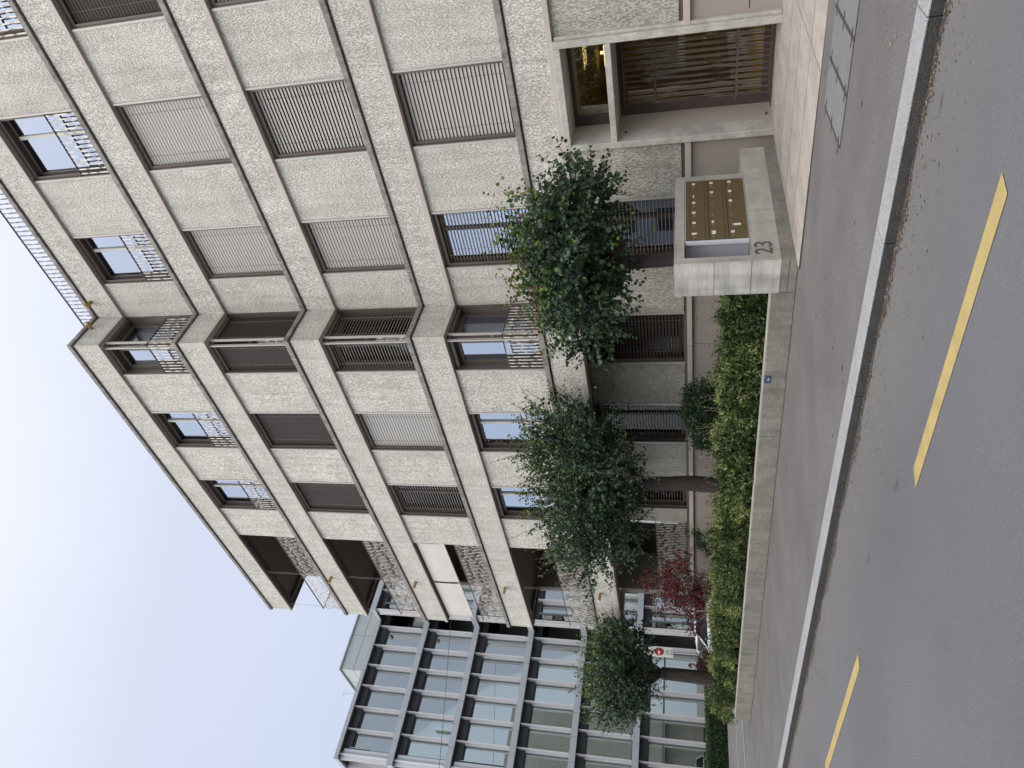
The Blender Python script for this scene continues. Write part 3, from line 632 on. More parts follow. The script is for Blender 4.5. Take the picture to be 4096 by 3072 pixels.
dr.box(-5.74, -4.45, YB-.048, YB-.044, -.83, -.79); dr.box(-5.74, -4.45, YB-.048, YB-.044, .57, .60); dr.box(-5.74, -4.45, YB-.054, YB-.038, -1.37, -1.34); dr.box(-5.74, -4.45, YB-.054, YB-.038, 1.13, 1.15)
dr.build('grille', mat('bronze_grille', (.15, .122, .10), .45, metal=.4), dl)
dr = MB(); dr.tube([(-4.46, YB-.075, -.4), (-4.46, YB-.075, .35)], .014, 8); dr.tube([(-4.46, YB-.075, -.35), (-4.46, YB, -.35)], .01, 6); dr.tube([(-4.46, YB-.075, .3), (-4.46, YB, .3)], .01, 6); dr.build('handle', BRZ, dl)
dr = MB(); YT = 13.05
dr.box(i0-.01, -5.70, YT, YT+.07, 1.318, 2.062); dr.box(i1+.01, -4.30, YT, YT+.07, 1.318, 2.062); dr.box(-5.70, -4.30, YT, YT+.07, 2.0, 2.062); dr.box(-5.70, -4.30, YT, YT+.07, 1.318, 1.36)
tf = dr.build('transom_window', BRZD, pt)
dr = MB(); dr.box(-5.70, -4.30, YT+.03, YT+.038, 1.36, 2.0); dr.build('pane', GLD, tf)
# lit lobby behind it
lb = MB(); lb.box(-8.25, -8.2, 13.6, 21, -1.39, 2.3); lb.box(-3.4, -3.35, 13.45, 21, -1.39, 2.3); lb.box(-8.2, -3.4, 20.95, 21, -1.39, 2.3); lb.box(-8.2, -3.4, 13.62, 20.95, 2.25, 2.3); lb.box(-8.2, -3.4, 13.62, 20.95, -1.39, -1.37)
lb.box(-8.2, -5.98, 13.43, 13.6, -1.37, 2.25); lb.box(-4.06, -3.4, 13.43, 13.6, -1.37, 2.25)
lb.build('lobby_wall', OCH, pt)
lb = MB(); lb.box(-7.12, -6.60, 19.18, 19.22, 2.03, 2.09); lb.box(-6.80, -6.74, 19.18, 19.22, 2.09, 2.18); lb.build('ceiling_lamp', WARM, pt)
lb = MB(); lb.box(-5.14, -5.08, 14.36, 14.42, 2.205, 2.24); lb.build('ceiling_spot', WARM, pt)
ld = bpy.data.lights.new('lobby_light', 'AREA'); lo = bpy.data.objects.new('lobby_light', ld); COL.objects.link(lo); ld.energy = 34; ld.size = .6; ld.color = (1, .72, .36); lo.location = (-5.6, 16.0, 2.15)
lo.parent = pt; lo.location = Vector((-5.6, 16.0, 2.15))-Vector(ORG['entrance_portal'])

# ------------------------------------------------------------------ mailbox wall
XW, Y0 = -6.03, 8.683
mw = empty('mailbox_wall', (-6.3, 9.9, -1.42), 'board-marked concrete block with a niche for mailboxes and the stencilled number 23', 'concrete wall')
mb = MB(); xb = -6.595
mb.box(xb, XW, Y0, 11.95, -1.2, -.825)
mb.box(xb, XW, Y0, Y0+.13, -.826, .08)
mb.box(xb, XW, 10.99, 11.115, -.826, .08)
mb.box(xb, XW, Y0, 11.115, .08, .223)
mb.box(xb, xb+.1, Y0+.12, 11.0, -.83, .09)
mb.build('upper_wall', CONC, mw)
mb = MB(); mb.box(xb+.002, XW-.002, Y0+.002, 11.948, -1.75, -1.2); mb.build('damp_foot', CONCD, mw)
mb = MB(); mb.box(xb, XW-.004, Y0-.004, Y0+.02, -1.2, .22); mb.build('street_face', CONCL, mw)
mb = MB()
for z in (-.325, -.822): mb.box(xb+.003, XW-.003, Y0-.0055, Y0, z, z+.007)
mb.box(xb+.003, XW-.003, Y0-.0015, Y0, -1.31, -1.303)
mb.box(XW-.002, XW+.0015, Y0+.25, 11.1, -.8285, -.8255)
mb.build('formwork_joint', BRZ, mw)
text('23', .335, PAINT23, mw, (XW+.0005, 8.985, -1.0), (0, 1, 0), (0, 0, 1), 'house_number', .002, .004)
mb = MB(); mb.tube([(XW-.01, 9.0, -.875), (XW+.003, 9.0, -.875)], .012, 10); mb.build('anchor_plug', CONCD, mw)
mc = empty('mailbox_cabinet', (-6.2, 10.1, -.825), 'olive brown cabinet of eighteen mailboxes in three rows set in the concrete niche', 'mailboxes')
ya, yb_ = 9.245, 10.966; zb, zt = -.817, .068
mb = MB(); mb.box(-6.43, XW-.045, ya, yb_, zb, zt); mb.build('carcass', BOXG, mc)
mb = MB(); mb.box(XW-.045, XW-.003, ya-.055, ya, zb, zt); mb.build('edge_strip', mat('white_lacquer_strip', (.60, .63, .68), .4), mc)
mb = MB(); mb.box(XW-.02, XW+.004, ya, yb_, zt-.012, zt+.008); mb.box(XW-.02, XW+.003, ya, yb_, zb-.006, zb+.006); mb.build('metal_rim', TRIM, mc)
cw = (yb_-ya)/6; chh = (zt-.07-zb)/3
mb = MB(); mb.box(XW-.04, XW-.008, ya+.002, yb_-.002, zb+.006, zt-.014); mb.build('face_plate', mat('olive_shadow', (.03, .022, .012), .7), mc)
mb = MB()
for j in range(6): mb.box(XW-.03, XW-.0045, ya+cw*j+.002, ya+cw*(j+1)-.002, zt-.068, zt-.015)
mb.build('top_rail', BOXM, mc)
stick = {(0, 0): 'w', (0, 1): 'l', (0, 2): 'w', (0, 3): 'w', (0, 4): 'w', (0, 5): 's', (1, 0): 'w', (1, 1): 'w', (1, 4): 't', (1, 5): 'b', (2, 0): 'w', (2, 1): 'w', (2, 2): 'w', (2, 3): 'r', (2, 4): 'L', (2, 5): 'w'}
for row in range(3):
    for c in range(6):                       # c counts from the building side towards the street
        y1_ = yb_-cw*c-.004; y0_ = yb_-cw*(c+1)+.004; z1_ = zt-.07-chh*row-.005; z0_ = z1_-chh+.060 if row < 2 else z1_-chh+.008
        mb = MB(); mb.box(XW-.03, XW-.003, y0_, y1_, z0_, z1_); dd = mb.build('mailbox_door', BOXM, mc, bevel=.0015)
        if row < 2:
            mb = MB(); mb.box(XW-.03, XW-.0045, y0_, y1_, z0_-.048, z0_-.006); mb.build('mail_flap', BOXM, dd)
        mb = MB(); mb.box(XW-.003, XW-.0005, y0_+.06, y0_+.135, z1_-.062, z1_-.044); mb.build('name_plate', mat('name_plate_grey', (.22, .20, .17), .5) if row+c == 0 else bpy.data.materials['name_plate_grey'], dd)
        k = stick.get((row, c))
        if k:
            mb = MB(); mi = WHITE
            yy = y1_-.115; zz = z1_-.045
            if k == 'w': mb.box(XW-.0025, XW+.0005, yy, yy+.055, z1_-.075, z1_-.028)
            elif k == 'l': mb.box(XW-.0025, XW+.0005, y0_+.06, y0_+.135, z1_-.055, z1_-.042)
            elif k == 's': mb.box(XW-.0025, XW+.0005, yy, yy+.04, z1_-.09, z1_-.02)
            elif k == 't': mb.box(XW-.0025, XW+.0005, yy, yy+.06, z1_-.07, z1_-.035)
            elif k == 'b': mb.box(XW-.0025, XW+.0005, yy-.01, yy+.075, z1_-.085, z1_-.03)
            elif k == 'r': mb.box(XW-.0025, XW+.0005, yy+.01, yy+.055, z1_-.065, z1_-.04); mi = RED
            elif k == 'L': mb.box(XW-.0025, XW+.0005, y0_+.07, y0_+.115, z1_-.17, z1_-.07)
            st = mb.build('sticker', mi, dd)
            if k in 'wbt':
                mb = MB()
                for q in range(2): mb.box(XW+.0005, XW+.0012, yy+.012, yy+.045, z1_-.045-.014*q, z1_-.04-.014*q)
                me = mb.build('sticker_print', INK, dd)

# ------------------------------------------------------------------ planter
pw = empty('planter_wall', (-14, 9, -1.5), 'long low concrete planter wall in front of the shrubs beside the pavement', 'planter wall')
mb = MB(); xs = [-6.60, -9.6, -12.6, -15.6, -18.6, -19.9, -21.23]
for a, b in zip(xs, xs[1:]):
    mb.box(a-.003, b+.003, Y0, Y0+.24, -2.2, -1.098)
mb.box(-21.23, -20.99, Y0+.24, 11.8, -2.2, -1.0981)
mb.build('wall', CONCD, pw, bevel=.008)
mb = MB()
for a, b in zip(xs, xs[1:]): mb.box(a-.004, b+.004, Y0+.012, Y0+.228, -1.0982, -1.0955)
mb.build('wall_top', CONC, pw)  # paler sheet: light falling on the top put into its colour
mb = MB(); mb.box(-21.0, -6.6, Y0+.24, 12.3, -1.9, -1.25); sm = struct(mb.build('planter_soil', SOIL))
pq = empty('utility_plaque', (-8.26, Y0-.003, -1.2), 'small dark blue enamel marker plate on the low planter wall', 'plaque')
mb = MB(); mb.box(-8.345, -8.19, Y0-.006, Y0-.0005, -1.205, -1.105); mb.build('plate', BLUE, pq)
mb = MB(); mb.box(-8.315, -8.22, Y0-.0075, Y0-.006, -1.168, -1.162); mb.box(-8.271, -8.265, Y0-.0075, Y0-.006, -1.18, -1.168)
for xx in (-8.32, -8.215): mb.tube([(xx, Y0-.0085, -1.118), (xx, Y0-.005, -1.118)], .006, 8)
mb.build('marking', WHITE, pq)
text('4  2', .025, WHITE, pq, (-8.268, Y0-.0068, -1.188), (1, 0, 0), (0, 0, 1), 'marking_text', .0006)
text('H', .028, WHITE, pq, (-8.268, Y0-.0068, -1.143), (1, 0, 0), (0, 0, 1), 'marking_text', .0006)

# ------------------------------------------------------------------ foliage
def leaves(P, D, size, mi, mats, name, parent, width=.62, fold=.25):
    """P base points, D directions (unit) of the leaves; six-point pointed leaves folded on the midrib"""
    n = len(P); up = nr.randn(n, 3); s = np.cross(D, up); s /= np.linalg.norm(s, axis=1)[:, None]+1e-9; nn = np.cross(s, D)
    L = size[:, None]; w = L*width*.5
    p0 = P; p3 = P+D*L
    a1 = P+D*L*.32; a2 = P+D*L*.68
    d1 = nn*L*fold*.35
    # two quads sharing the midrib
    q = np.empty((n, 8, 3), 'f')
    q[:, 0] = p0; q[:, 1] = a1+s*w+d1; q[:, 2] = a2+s*w*.75+d1*.8; q[:, 3] = p3
    q[:, 4] = p0; q[:, 5] = p3; q[:, 6] = a2-s*w*.75+d1*.8; q[:, 7] = a1-s*w+d1
    return bulk(name, q.reshape(-1, 3), 4, np.repeat(mi, 2), mats, parent)
def unit(a): return a/(np.linalg.norm(a, axis=1)[:, None]+1e-9)
def tree(label, base, blobs, ntw, per, lsize, trunk_r, fork_z, group, seed, redtop=.5):
    global nr
    nr = np.random.RandomState(seed); rr = random.Random(seed)
    t = empty('street_tree', base, label, 'tree', group)
    bx, by, bz = base
    mb = MB()
    top_ = (bx+rr.uniform(-.05, .05), by+rr.uniform(-.05, .05), fork_z)
    pts = [(bx, by, bz-.3), (bx+.01, by, bz+.4), ((bx+top_[0])/2+.03, by+.02, (bz+fork_z)/2+.2), top_]
    mb.tube(pts, [trunk_r*1.25, trunk_r*1.05, trunk_r*.95, trunk_r*.85], 10)
    mb.build('trunk', BARK, t, smooth=True)
    tips = []; dirs = []
    vols = np.array([b[3]*b[4]*b[5] for b in blobs]); cnt = np.maximum(6, (ntw*vols/vols.sum()).astype(int))
    lm = MB(); k = 0
    for (cx, cy, cz, rx, ry, rz), c in zip(blobs, cnt):
        k += 1
        cen = Vector((cx, cy, cz)); mid = Vector(top_).lerp(cen, .5)+Vector((rr.uniform(-.12, .12), rr.uniform(-.12, .12), -.05))
        lm.tube([top_, mid, cen], [trunk_r*.5, trunk_r*.32, trunk_r*.15], 6)
        u = unit(nr.randn(c, 3)); rad = .25+.75*nr.rand(c)**.6
        p = u*rad[:, None]*np.array([rx, ry, rz])+np.array([cx, cy, cz])
        tips.append(p); dd = unit(u+np.array([0, 0, .35])+nr.randn(c, 3)*.35); dirs.append(dd)
        for q in range(0, c, 5):
            a = Vector(p[q]); lm.tube([cen, cen.lerp(a, .55)+Vector((0, 0, .04)), a], [.018, .011, .005], 4)
    lm.build('limbs', BARK, t, smooth=True)
    tips = np.concatenate(tips); dirs = np.concatenate(dirs); nt_ = len(tips)
    ll = .26+.20*nr.rand(nt_)+.35*(nr.rand(nt_) < .14)
    ztop = tips[:, 2].max(); zmin = tips[:, 2].min()
    tw = MB()
    for q in range(0, nt_, 2):
        a = Vector(tips[q]); b = a+Vector(dirs[q])*float(ll[q]); tw.tube([a-Vector(dirs[q])*.12, b], [.006, .003], 3, caps=False)
    tw.build('twigs', BARK, t)
    tt = np.tile(np.linspace(-.25, 1, per), nt_); idx = np.repeat(np.arange(nt_), per); m = len(idx)
    P = tips[idx]+dirs[idx]*(tt*ll[idx])[:, None]+nr.randn(m, 3)*.012
    side = unit(np.cross(dirs[idx], nr.randn(m, 3)))
    D = unit(dirs[idx]*.45+side*.95+np.array([0, 0, -.45])*nr.rand(m)[:, None]+np.array([0, 0, -.1]))
    size = lsize*(.65+.7*nr.rand(m))*(1-.35*np.clip(tt, 0, 1))
    hrel = (P[:, 2]-zmin)/(ztop-zmin)
    grp = nr.rand(nt_)[idx]
    mi = np.where(grp < .38, 0, np.where(grp < .72, 1, 2))
    mix = nr.rand(m); mi = np.where(mix < .25, nr.choice([0, 1, 2], m), mi)
    young = (tt > .45) & (nr.rand(m) < .08+.8*np.clip((hrel-.5)*2.2, 0, 1))
    mi = np.where(young, 3, mi); mi = np.where((tt > .9) & (hrel > .72) & (nr.rand(m) < redtop), 4, mi)
    leaves(P, D, size, mi, LF, 'crown', t, .82)
    return t
def ring_blobs(cx, cy, cz, R, rz, n, seed, lift=0):
    r = random.Random(seed); out_ = [(cx, cy, cz, R*.62, R*.62, rz*.85)]
    for i in range(n):
        a = 6.283*i/n+r.uniform(-.25, .25); q = R*r.uniform(.50, .70)
        out_.append((cx+q*math.cos(a), cy+q*math.sin(a), cz+r.uniform(-.35, .3)*rz, R*r.uniform(.30, .46), R*r.uniform(.30, .46), rz*r.uniform(.42, .72)))
    return out_
GT = 'street trees planted in the shrub bed'
tree('broad low tree with blue-green leaves just behind the concrete mailbox wall', (-6.85, 10.0, -1.25), ring_blobs(-6.75, 10.0, 1.88, 1.52, 1.05, 9, 3), 1300, 14, .085, .14, .95, GT, 21)
tree('largest tree, standing in the middle of the shrub bed', (-12.62, 10.0, -1.25), ring_blobs(-12.6, 9.95, 2.32, 2.08, 1.5, 11, 5), 1900, 14, .07, .17, 1.0, GT, 22)
tree('round tree at the far end of the bed, its crown topped with reddish shoots', (-20.75, 9.55, -1.25), ring_blobs(-20.75, 9.6, 2.15, 1.72, 1.2, 10, 9), 1400, 13, .078, .20, .9, GT, 23)

# shrub mass of the bed: one continuous planting
def hump(x, y):
    f = .06*np.sin(x*1.7)+.06*np.sin(x*4.1+1+y*2)+.07*np.sin(y*6+x*2.2)+.05*np.sin(x*9.3+y*7)
    front = np.clip((y-8.98)/.35, 0, 1)**.6; back = np.clip((12.0-y)/.8, 0, 1)
    return -1.25+(.70+f-.10*np.clip((y-9.9)/.8, 0, 1))*front*(.75+.25*back)
nr = np.random.RandomState(40)
def bush(n, x, y, z, lmin, lmax, w, D=None):
    P = np.stack([x, y, z], 1); D = unit(nr.randn(n, 3)*.8+np.array([0, -.35, .55])) if D is None else D
    return P, D, lmin+(lmax-lmin)*nr.rand(n), nr.choice(4, n, p=w)
def sprigs(n, x, y, z, L, ls, nl, up, pick):
    base = np.stack([x, y, z], 1); d = unit(nr.randn(n, 3)*.55+up); k = np.repeat(np.arange(n), nl); t_ = np.tile(np.linspace(.15, 1, nl), n); m = len(k)
    P = base[k]+d[k]*(t_*L[k])[:, None]; side = unit(np.cross(d[k], nr.randn(m, 3))); D = unit(side*.9+d[k]*(.35+.5*t_[:, None]))
    return P, D, ls[k]*(.7+.6*nr.rand(m)), pick(k, t_, m)
n = 15000
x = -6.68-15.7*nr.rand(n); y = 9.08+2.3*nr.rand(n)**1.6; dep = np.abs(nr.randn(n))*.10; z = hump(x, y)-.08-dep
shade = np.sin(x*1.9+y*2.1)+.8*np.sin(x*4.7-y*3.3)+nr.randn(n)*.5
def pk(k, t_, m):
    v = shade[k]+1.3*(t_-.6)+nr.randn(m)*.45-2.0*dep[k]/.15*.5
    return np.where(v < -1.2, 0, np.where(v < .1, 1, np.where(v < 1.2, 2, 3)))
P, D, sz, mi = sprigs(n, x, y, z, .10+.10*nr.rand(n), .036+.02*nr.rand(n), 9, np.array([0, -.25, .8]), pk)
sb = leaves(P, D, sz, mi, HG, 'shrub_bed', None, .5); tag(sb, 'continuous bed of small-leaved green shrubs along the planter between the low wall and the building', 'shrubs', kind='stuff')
n = 4300
x = -6.68-14.5*nr.rand(n)**1.2; z = -1.10+.52*nr.rand(n); y = 9.13+.20*nr.rand(n)+.10*np.sin(x*3)+.12*np.sin(x*7+z*6)+.12*(z+1.2)
def pk2(k, t_, m):
    v = nr.rand(m)+.35*(z[k]+1.2)+.2*np.sin(x[k]*5); return np.where(v < .62, 0, np.where(v < 1.0, 1, np.where(v < 1.22, 2, 3)))
P, D, sz, mi = sprigs(n, x, y, z, .05+.07*nr.rand(n), (.07+.04*nr.rand(n))*np.where(x > -12, 1.1, .8), 8, np.array([0, -.7, .35]), pk2)
tag(leaves(P, D, sz, mi, HG, 'evergreen_edging', None, .36), 'dark longer-leaved evergreens filling the front of the planter above the wall top', 'shrubs', kind='stuff')
# thin upright shoots
mb = MB(); PP = []; DD = []
for i in range(300):
    xx = -6.9-15*rnd.random(); yy = 9.3+1.7*rnd.random(); zz = float(hump(np.array([xx]), np.array([yy]))[0]); h = rnd.uniform(.08, .36)*(1.2 if xx > -12 else .8)
    a = Vector((xx, yy, zz-.12)); b = Vector((xx+rnd.uniform(-.16, .16), yy+rnd.uniform(-.16, .16), zz+h)); m_ = a.lerp(b, .5)+Vector((rnd.uniform(-.05, .05), rnd.uniform(-.05, .05), .02)); mb.tube([a, m_, b], [.003, .0025, .0015], 3, caps=False)
    for q in range(11):
        t_ = (q+2)/12; PP.append(a.lerp(m_, t_*2) if t_ < .5 else m_.lerp(b, t_*2-1)); DD.append((rnd.gauss(0, 1), rnd.gauss(0, 1), .5))
sh = mb.build('shoot_stems', LITTER[1]); tag(sh, 'thin upright shoots growing out of the shrub bed', 'shoots', kind='stuff')
P = np.array([tuple(p) for p in PP], 'f'); D = unit(np.array(DD, 'f')); lv = leaves(P, D, np.full(len(P), .03)+.02*nr.rand(len(P)), nr.choice([1, 2, 3], len(P), p=[.45, .4, .15]), HG, 'shoot_leaves', None, .5)
tag(lv, 'tiny pale leaves on the shoots above the shrub bed', 'leaves', kind='stuff')
def shrub(name, label, base, blobs, n, ls, mats, w, stems=14, cat='shrub', sm=BARK, width=.5, spread=.06):
    t = empty(name, base, label, cat); mb = MB(); bs = Vector(base); Ps = []
    for (cx, cy, cz, r, rz) in blobs:
        c = Vector((cx, cy, cz))
        for q in range(max(2, stems//len(blobs))):
            e_ = c+Vector((rnd.gauss(0, .4)*r, rnd.gauss(0, .4)*r, rnd.uniform(-.2, .7)*rz)); m_ = bs.lerp(e_, .5)+Vector((rnd.uniform(-.05, .05), rnd.uniform(-.05, .05), .02))
            mb.tube([bs+Vector((rnd.uniform(-.06, .06), rnd.uniform(-.06, .06), 0)), m_, e_], [.011, .007, .003], 4)
    mb.build('stems', sm, t)
    vol = np.array([b[3]**2*b[4] for b in blobs]); cnt = (n*vol/vol.sum()).astype(int)
    for b, c in zip(blobs, cnt):
        k = max(3, c//24); u = unit(nr.randn(k, 3))*(nr.rand(k)**.45)[:, None]; cc = u*np.array([b[3], b[3], b[4]])+np.array(b[:3])
        id_ = nr.randint(0, k, c); Ps.append(cc[id_]+nr.randn(c, 3)*spread)
    P = np.concatenate(Ps); D = unit(nr.randn(len(P), 3)+np.array([0, 0, .4]))
    leaves(P, D, ls*(.6+.8*nr.rand(len(P))), nr.choice(len(mats), len(P), p=w), mats, 'crown', t, width)
    return t
shrub('shrub', 'dense dark small-leaved bush standing against the plinth under the second ground-floor window', (-11.2, 10.9, -1.25), [(-11.15, 10.8, -.18, .6, .38), (-10.75, 10.7, -.32, .4, .3), (-11.75, 10.8, -.34, .45, .32)], 16000, .05, [HG[0], LF[0], LF[1]], [.5, .35, .15])
shrub('red_shrub', 'tall bushy shrub with crimson and maroon leaves in front of the end loggia', (-18.6, 11.0, -1.25), [(-18.5, 11.0, .35, .75, .55), (-18.2, 11.0, 1.15, .38, .42), (-17.5, 11.0, .55, .5, .42), (-19.4, 11.0, .75, .42, .5), (-19.6, 11.0, .0, .5, .35), (-20.6, 11.0, -.1, .42, .28), (-16.9, 10.9, .2, .35, .25), (-18.8, 11.0, -.3, .7, .4)], 6500, .062, RG, [.33, .27, .25, .15], stems=60, sm=LITTER[0])
shrub('low_conifer', 'small feathery dark conifer against the pale plinth beside the red shrub', (-16.5, 11.2, -1.25), [(-16.1, 11.2, -.12, .14, .3), (-16.45, 11.2, -.25, .25, .2), (-16.9, 11.2, -.5, .25, .2)], 2600, .05, [HG[0], LF[0]], [.6, .4], width=.25, spread=.04)
shrub('barberry', 'low dark red bush in front of the white car at the far bed end', (-21.4, 10.3, -1.2), [(-21.3, 10.3, -.32, .45, .3), (-21.9, 10.4, -.45, .35, .25), (-20.9, 10.3, -.42, .3, .25)], 1800, .05, RG[:3], [.35, .5, .15])
# strappy plant
sp_ = empty('strap_leaf_plant', (-22.2, 10.15, -1.2), 'clump of long grey-green strap leaves leaning over at the far end of the bed', 'plant')
mb = MB()
for i in range(16):
    a = rnd.uniform(-1, 1); L = rnd.uniform(.7, 1.15); dx, dy = math.sin(a)*.9, -abs(math.cos(a))*.25; p = Vector((-22.2, 10.15, -1.2)); prev = None; rr_ = []
    for q in range(7):
        t_ = q/6; pos = p+Vector((dx*L*t_*.8, dy*L*t_, L*(t_-.25*t_*t_)*1.05)); w_ = .02*(1-t_)+.003
        rr_.append([pos+Vector((w_, 0, 0)), pos+Vector((0, .006, 0)), pos-Vector((w_, 0, 0)), pos-Vector((0, .006, 0))])
    mb.loft(rr_)
mb.build('leaves', leafm('strap_leaf', (.12, .14, .11)), sp_)

# ------------------------------------------------------------------ office building behind
OP = [(-38.75, 52), (-38.75, 20.4), (-40, 20.4), (-40, 12.17), (-66, 12.17)]
ob = empty('office_building', (-45, 25, -1.8), 'grey glass-fronted office block of six storeys with silver fins beyond the trees', 'office building')
OZ = [19.01, 15.81, 12.58, 9.20, 6.02, 2.77]; OT = [.22]+[.34]*5
for k, (zb_, tt_) in enumerate(zip(OZ, OT)):
    mb = MB(); sweep(mb, OP, 0, .12, zb_, zb_+tt_); mb.build('fascia', OSLAB, ob)
    mb = MB(); a = off(OP, .11); mb.prism(list(reversed(a+[(-66, 52)])), zb_+.01, zb_+tt_-.01 if k else zb_+.15); mb.build('floor_slab', ODARK, ob)
    mb = MB(); sweep(mb, OP, .42, .60, zb_-.42, zb_+.02); sweep(mb, OP, .30, .36, zb_-.05, zb_+.02); mb.build('lintel', ODARK, ob)
    mb = MB()
    for q in range(28):
        yy = 12.17+1.25*q*1.0
        if yy < 20.3: mb.box(-40.001+.0, -39.9985, yy-.006, yy+.006, zb_, zb_+tt_)
        elif yy < 50: mb.box(-38.751, -38.7485, yy-.006, yy+.006, zb_, zb_+tt_)
    mb.build('fascia_joint', ODARK, ob)
OA, OB2, OC = Seg('x', -40), Seg('x', -38.75), Seg('y', 12.17)
def obay(seg, u0, u1, z0, z1, var, transom=None, ground=False):
    """one glazed bay between fins"""
    fr = MB(); D = .62
    seg.box(fr, u0+.03, u0+.12, D, D+.1, z0, z1); seg.box(fr, u1-.12, u1-.03, D, D+.1, z0, z1); seg.box(fr, u0+.12, u1-.12, D, D+.1, z1-.12, z1); seg.box(fr, u0+.12, u1-.12, D, D+.1, z0, z0+.1)
    if transom: seg.box(fr, u0+.12, u1-.12, D-.01, D+.09, transom-.05, transom+.05)
    w = fr.build('window', OFRM, ob)
    pn = MB(); seg.box(pn, u0+.12, u1-.12, D+.04, D+.05, z0+.1, z1-.12); pn.build('pane', GLO, w)
    if var == 1:
        c = MB(); seg.box(c, u0+.05, u0+.05+(u1-u0)*rnd.uniform(.45, .92), D+.16, D+.18, z0+.05, z1); c.build('curtain', OCURT, w)
    if var == 2:
        c = MB(); seg.box(c, u0, u1, D+1.6, D+1.65, z0+.0, z0+1.1); seg.box(c, u0+.1, u0+.7, D+1.1, D+1.2, z0, z0+.75); c.build('cabinet', OCURT, w)
    if var == 3:
        c = MB(); seg.box(c, u0, u1-.3, D+1.9, D+1.95, z0, z1); c.build('panel', OWOOD, w)
    if ground:
        c = MB(); zz = z0+.15
        while zz < z0+1.75: seg.box(c, u0+.13, u1-.13, D+.12, D+.13, zz, zz+.21); zz += .225
        c.build('blind', OGB, w)
    if var == 5:
        c = MB(); n_ = 26; a_, b_ = u0+.1, u1-.1; zt2 = z0+.1+rnd.uniform(0, .9)*(rnd.random() < .5)
        q_ = [seg.P(a_+(b_-a_)*i/n_, D+.16+.025*math.sin(i*2.1), 0) for i in range(n_+1)]
        for i in range(n_): c.poly([(q_[i][0], q_[i][1], zt2), (q_[i+1][0], q_[i+1][1], zt2), (q_[i+1][0], q_[i+1][1], z1), (q_[i][0], q_[i][1], z1)])
        c.build('curtain', OCURT, w, smooth=True)
    if var == 4:
        c = MB(); seg.box(c, u0, u1, D+.14, D+.16, z1-rnd.uniform(.9, 2.2), z1); c.build('roller_blind', OCURT, w)
    return w
def ofin(seg, u, z0, z1, mbf, mbm):
    seg.box(mbf, u-.022, u+.022, .14, .20, z0, z1); seg.box(mbf, u-.008, u+.008, .06, .14, z0+.12, z1-.02); seg.box(mbf, u-.012, u+.012, .20, .50, z0+.01, z1-.01); seg.box(mbm, u-.07, u+.055, .50, .66, z0, z1-.1)
for k in range(6):
    zt_ = OZ[k]; zb_ = (OZ[k+1]+.34) if k < 5 else -1.85
    fin = MB(); mul = MB()
    ys = [12.6+1.25*i for i in range(7)]
    ofin(OA, ys[0]-.12, zb_, zt_, fin, mul)
    for i, yv in enumerate(ys):
        if i: ofin(OA, yv, zb_, zt_, fin, mul)
        u0 = yv; u1 = yv+1.25 if i < 6 else 20.38
        if u1-u0 > .2: obay(OA, u0, u1, zb_, zt_-.36, rnd.choice([1, 5, 1, 4, 5, 3] if k > 2 else [4, 1, 4, 5, 2]), transom=1.58 if k == 5 else None, ground=k == 5)
    ofin(OB2, 20.55, zb_, zt_, fin, mul)
    for i in range(14):
        u0 = 20.65+1.25*i
        if i: ofin(OB2, u0, zb_, zt_, fin, mul)
        obay(OB2, u0, u0+1.25, zb_, zt_-.36, rnd.choice([1, 2, 3, 4]), transom=1.58 if k == 5 else None, ground=k == 5)
    step = Seg('y', 20.4)
    obay(step, -39.85, -38.95, zb_, zt_-.36, 2)
    for i in range(10):
        u1 = -40.35-1.25*i; ofin(OC, u1+.0, zb_, zt_, fin, mul)
        obay(OC, u1-1.25, u1, zb_, zt_-.36, rnd.choice([1, 2, 4]))
    o = fin.build('fin', OFIN, ob); mul.build('mullion', OFIN, ob)
mb = MB()
for k in range(6):
    zt_ = OZ[k]; zb_ = (OZ[k+1]+.3) if k < 5 else -1.85
    mb.box(-44.4, -44.3, 13.4, 51, zb_, zt_+.05); mb.box(-46.9, -40.6, 51, 51.1, zb_, zt_+.05); mb.box(-65, -46.95, 19, 19.1, zb_, zt_+.05)
    for yy in (14.95, 17.5, 20.1, 25.6, 30.6, 36.8): mb.box(-46.9, -40.8, yy, yy+.08, zb_, zt_+.05)
mb.build('inner_wall', OWALL, ob)
mb = MB(); mb.box(-66, -65.9, 12.8, 52, -1.85, 19.1); mb.box(-66, -38.9, 51.9, 52, -1.85, 19.1); mb.build('rear_wall', OPENT, ob)
mb = MB(); mb.box(-60, -42, 17.95, 46, 19.1, 21.6); ph = mb.build('penthouse', OPENT, ob)
mb = MB()
for i in range(8): mb.box(-42.001, -41.996, 17.95+2.3*(i+1), 17.965+2.3*(i+1), 19.2, 21.6)
mb.box(-42.001, -41.996, 17.95, 46, 20.75, 20.77)
for i in range(3): mb.box(-43.8-2.2*i, -43.785-2.2*i, 17.946, 17.951, 19.2, 21.6)
mb.box(-60, -42, 17.946, 17.951, 20.75, 20.77)
mb.build('panel_joint', ODARK, ob)
mb = MB(); mb.box(-60.1, -41.9, 17.85, 46.1, 21.6, 21.68); mb.build('penthouse_coping', OSLAB, ob)
mb = MB(); mb.tube([(-40.5, 15.9, 19.2), (-40.5, 15.9, 20.15)], .018, 6); mb.tube([(-40.5, 15.8, 20.12), (-40.5, 16.0, 20.12)], .012, 6); mb.build('roof_mast', GALV, ob)
mb = MB(); mb.tube([(-42.3, 19.3, 21.6), (-42.3, 19.3, 21.95)], .02, 6); mb.build('roof_mast', GALV, ob)

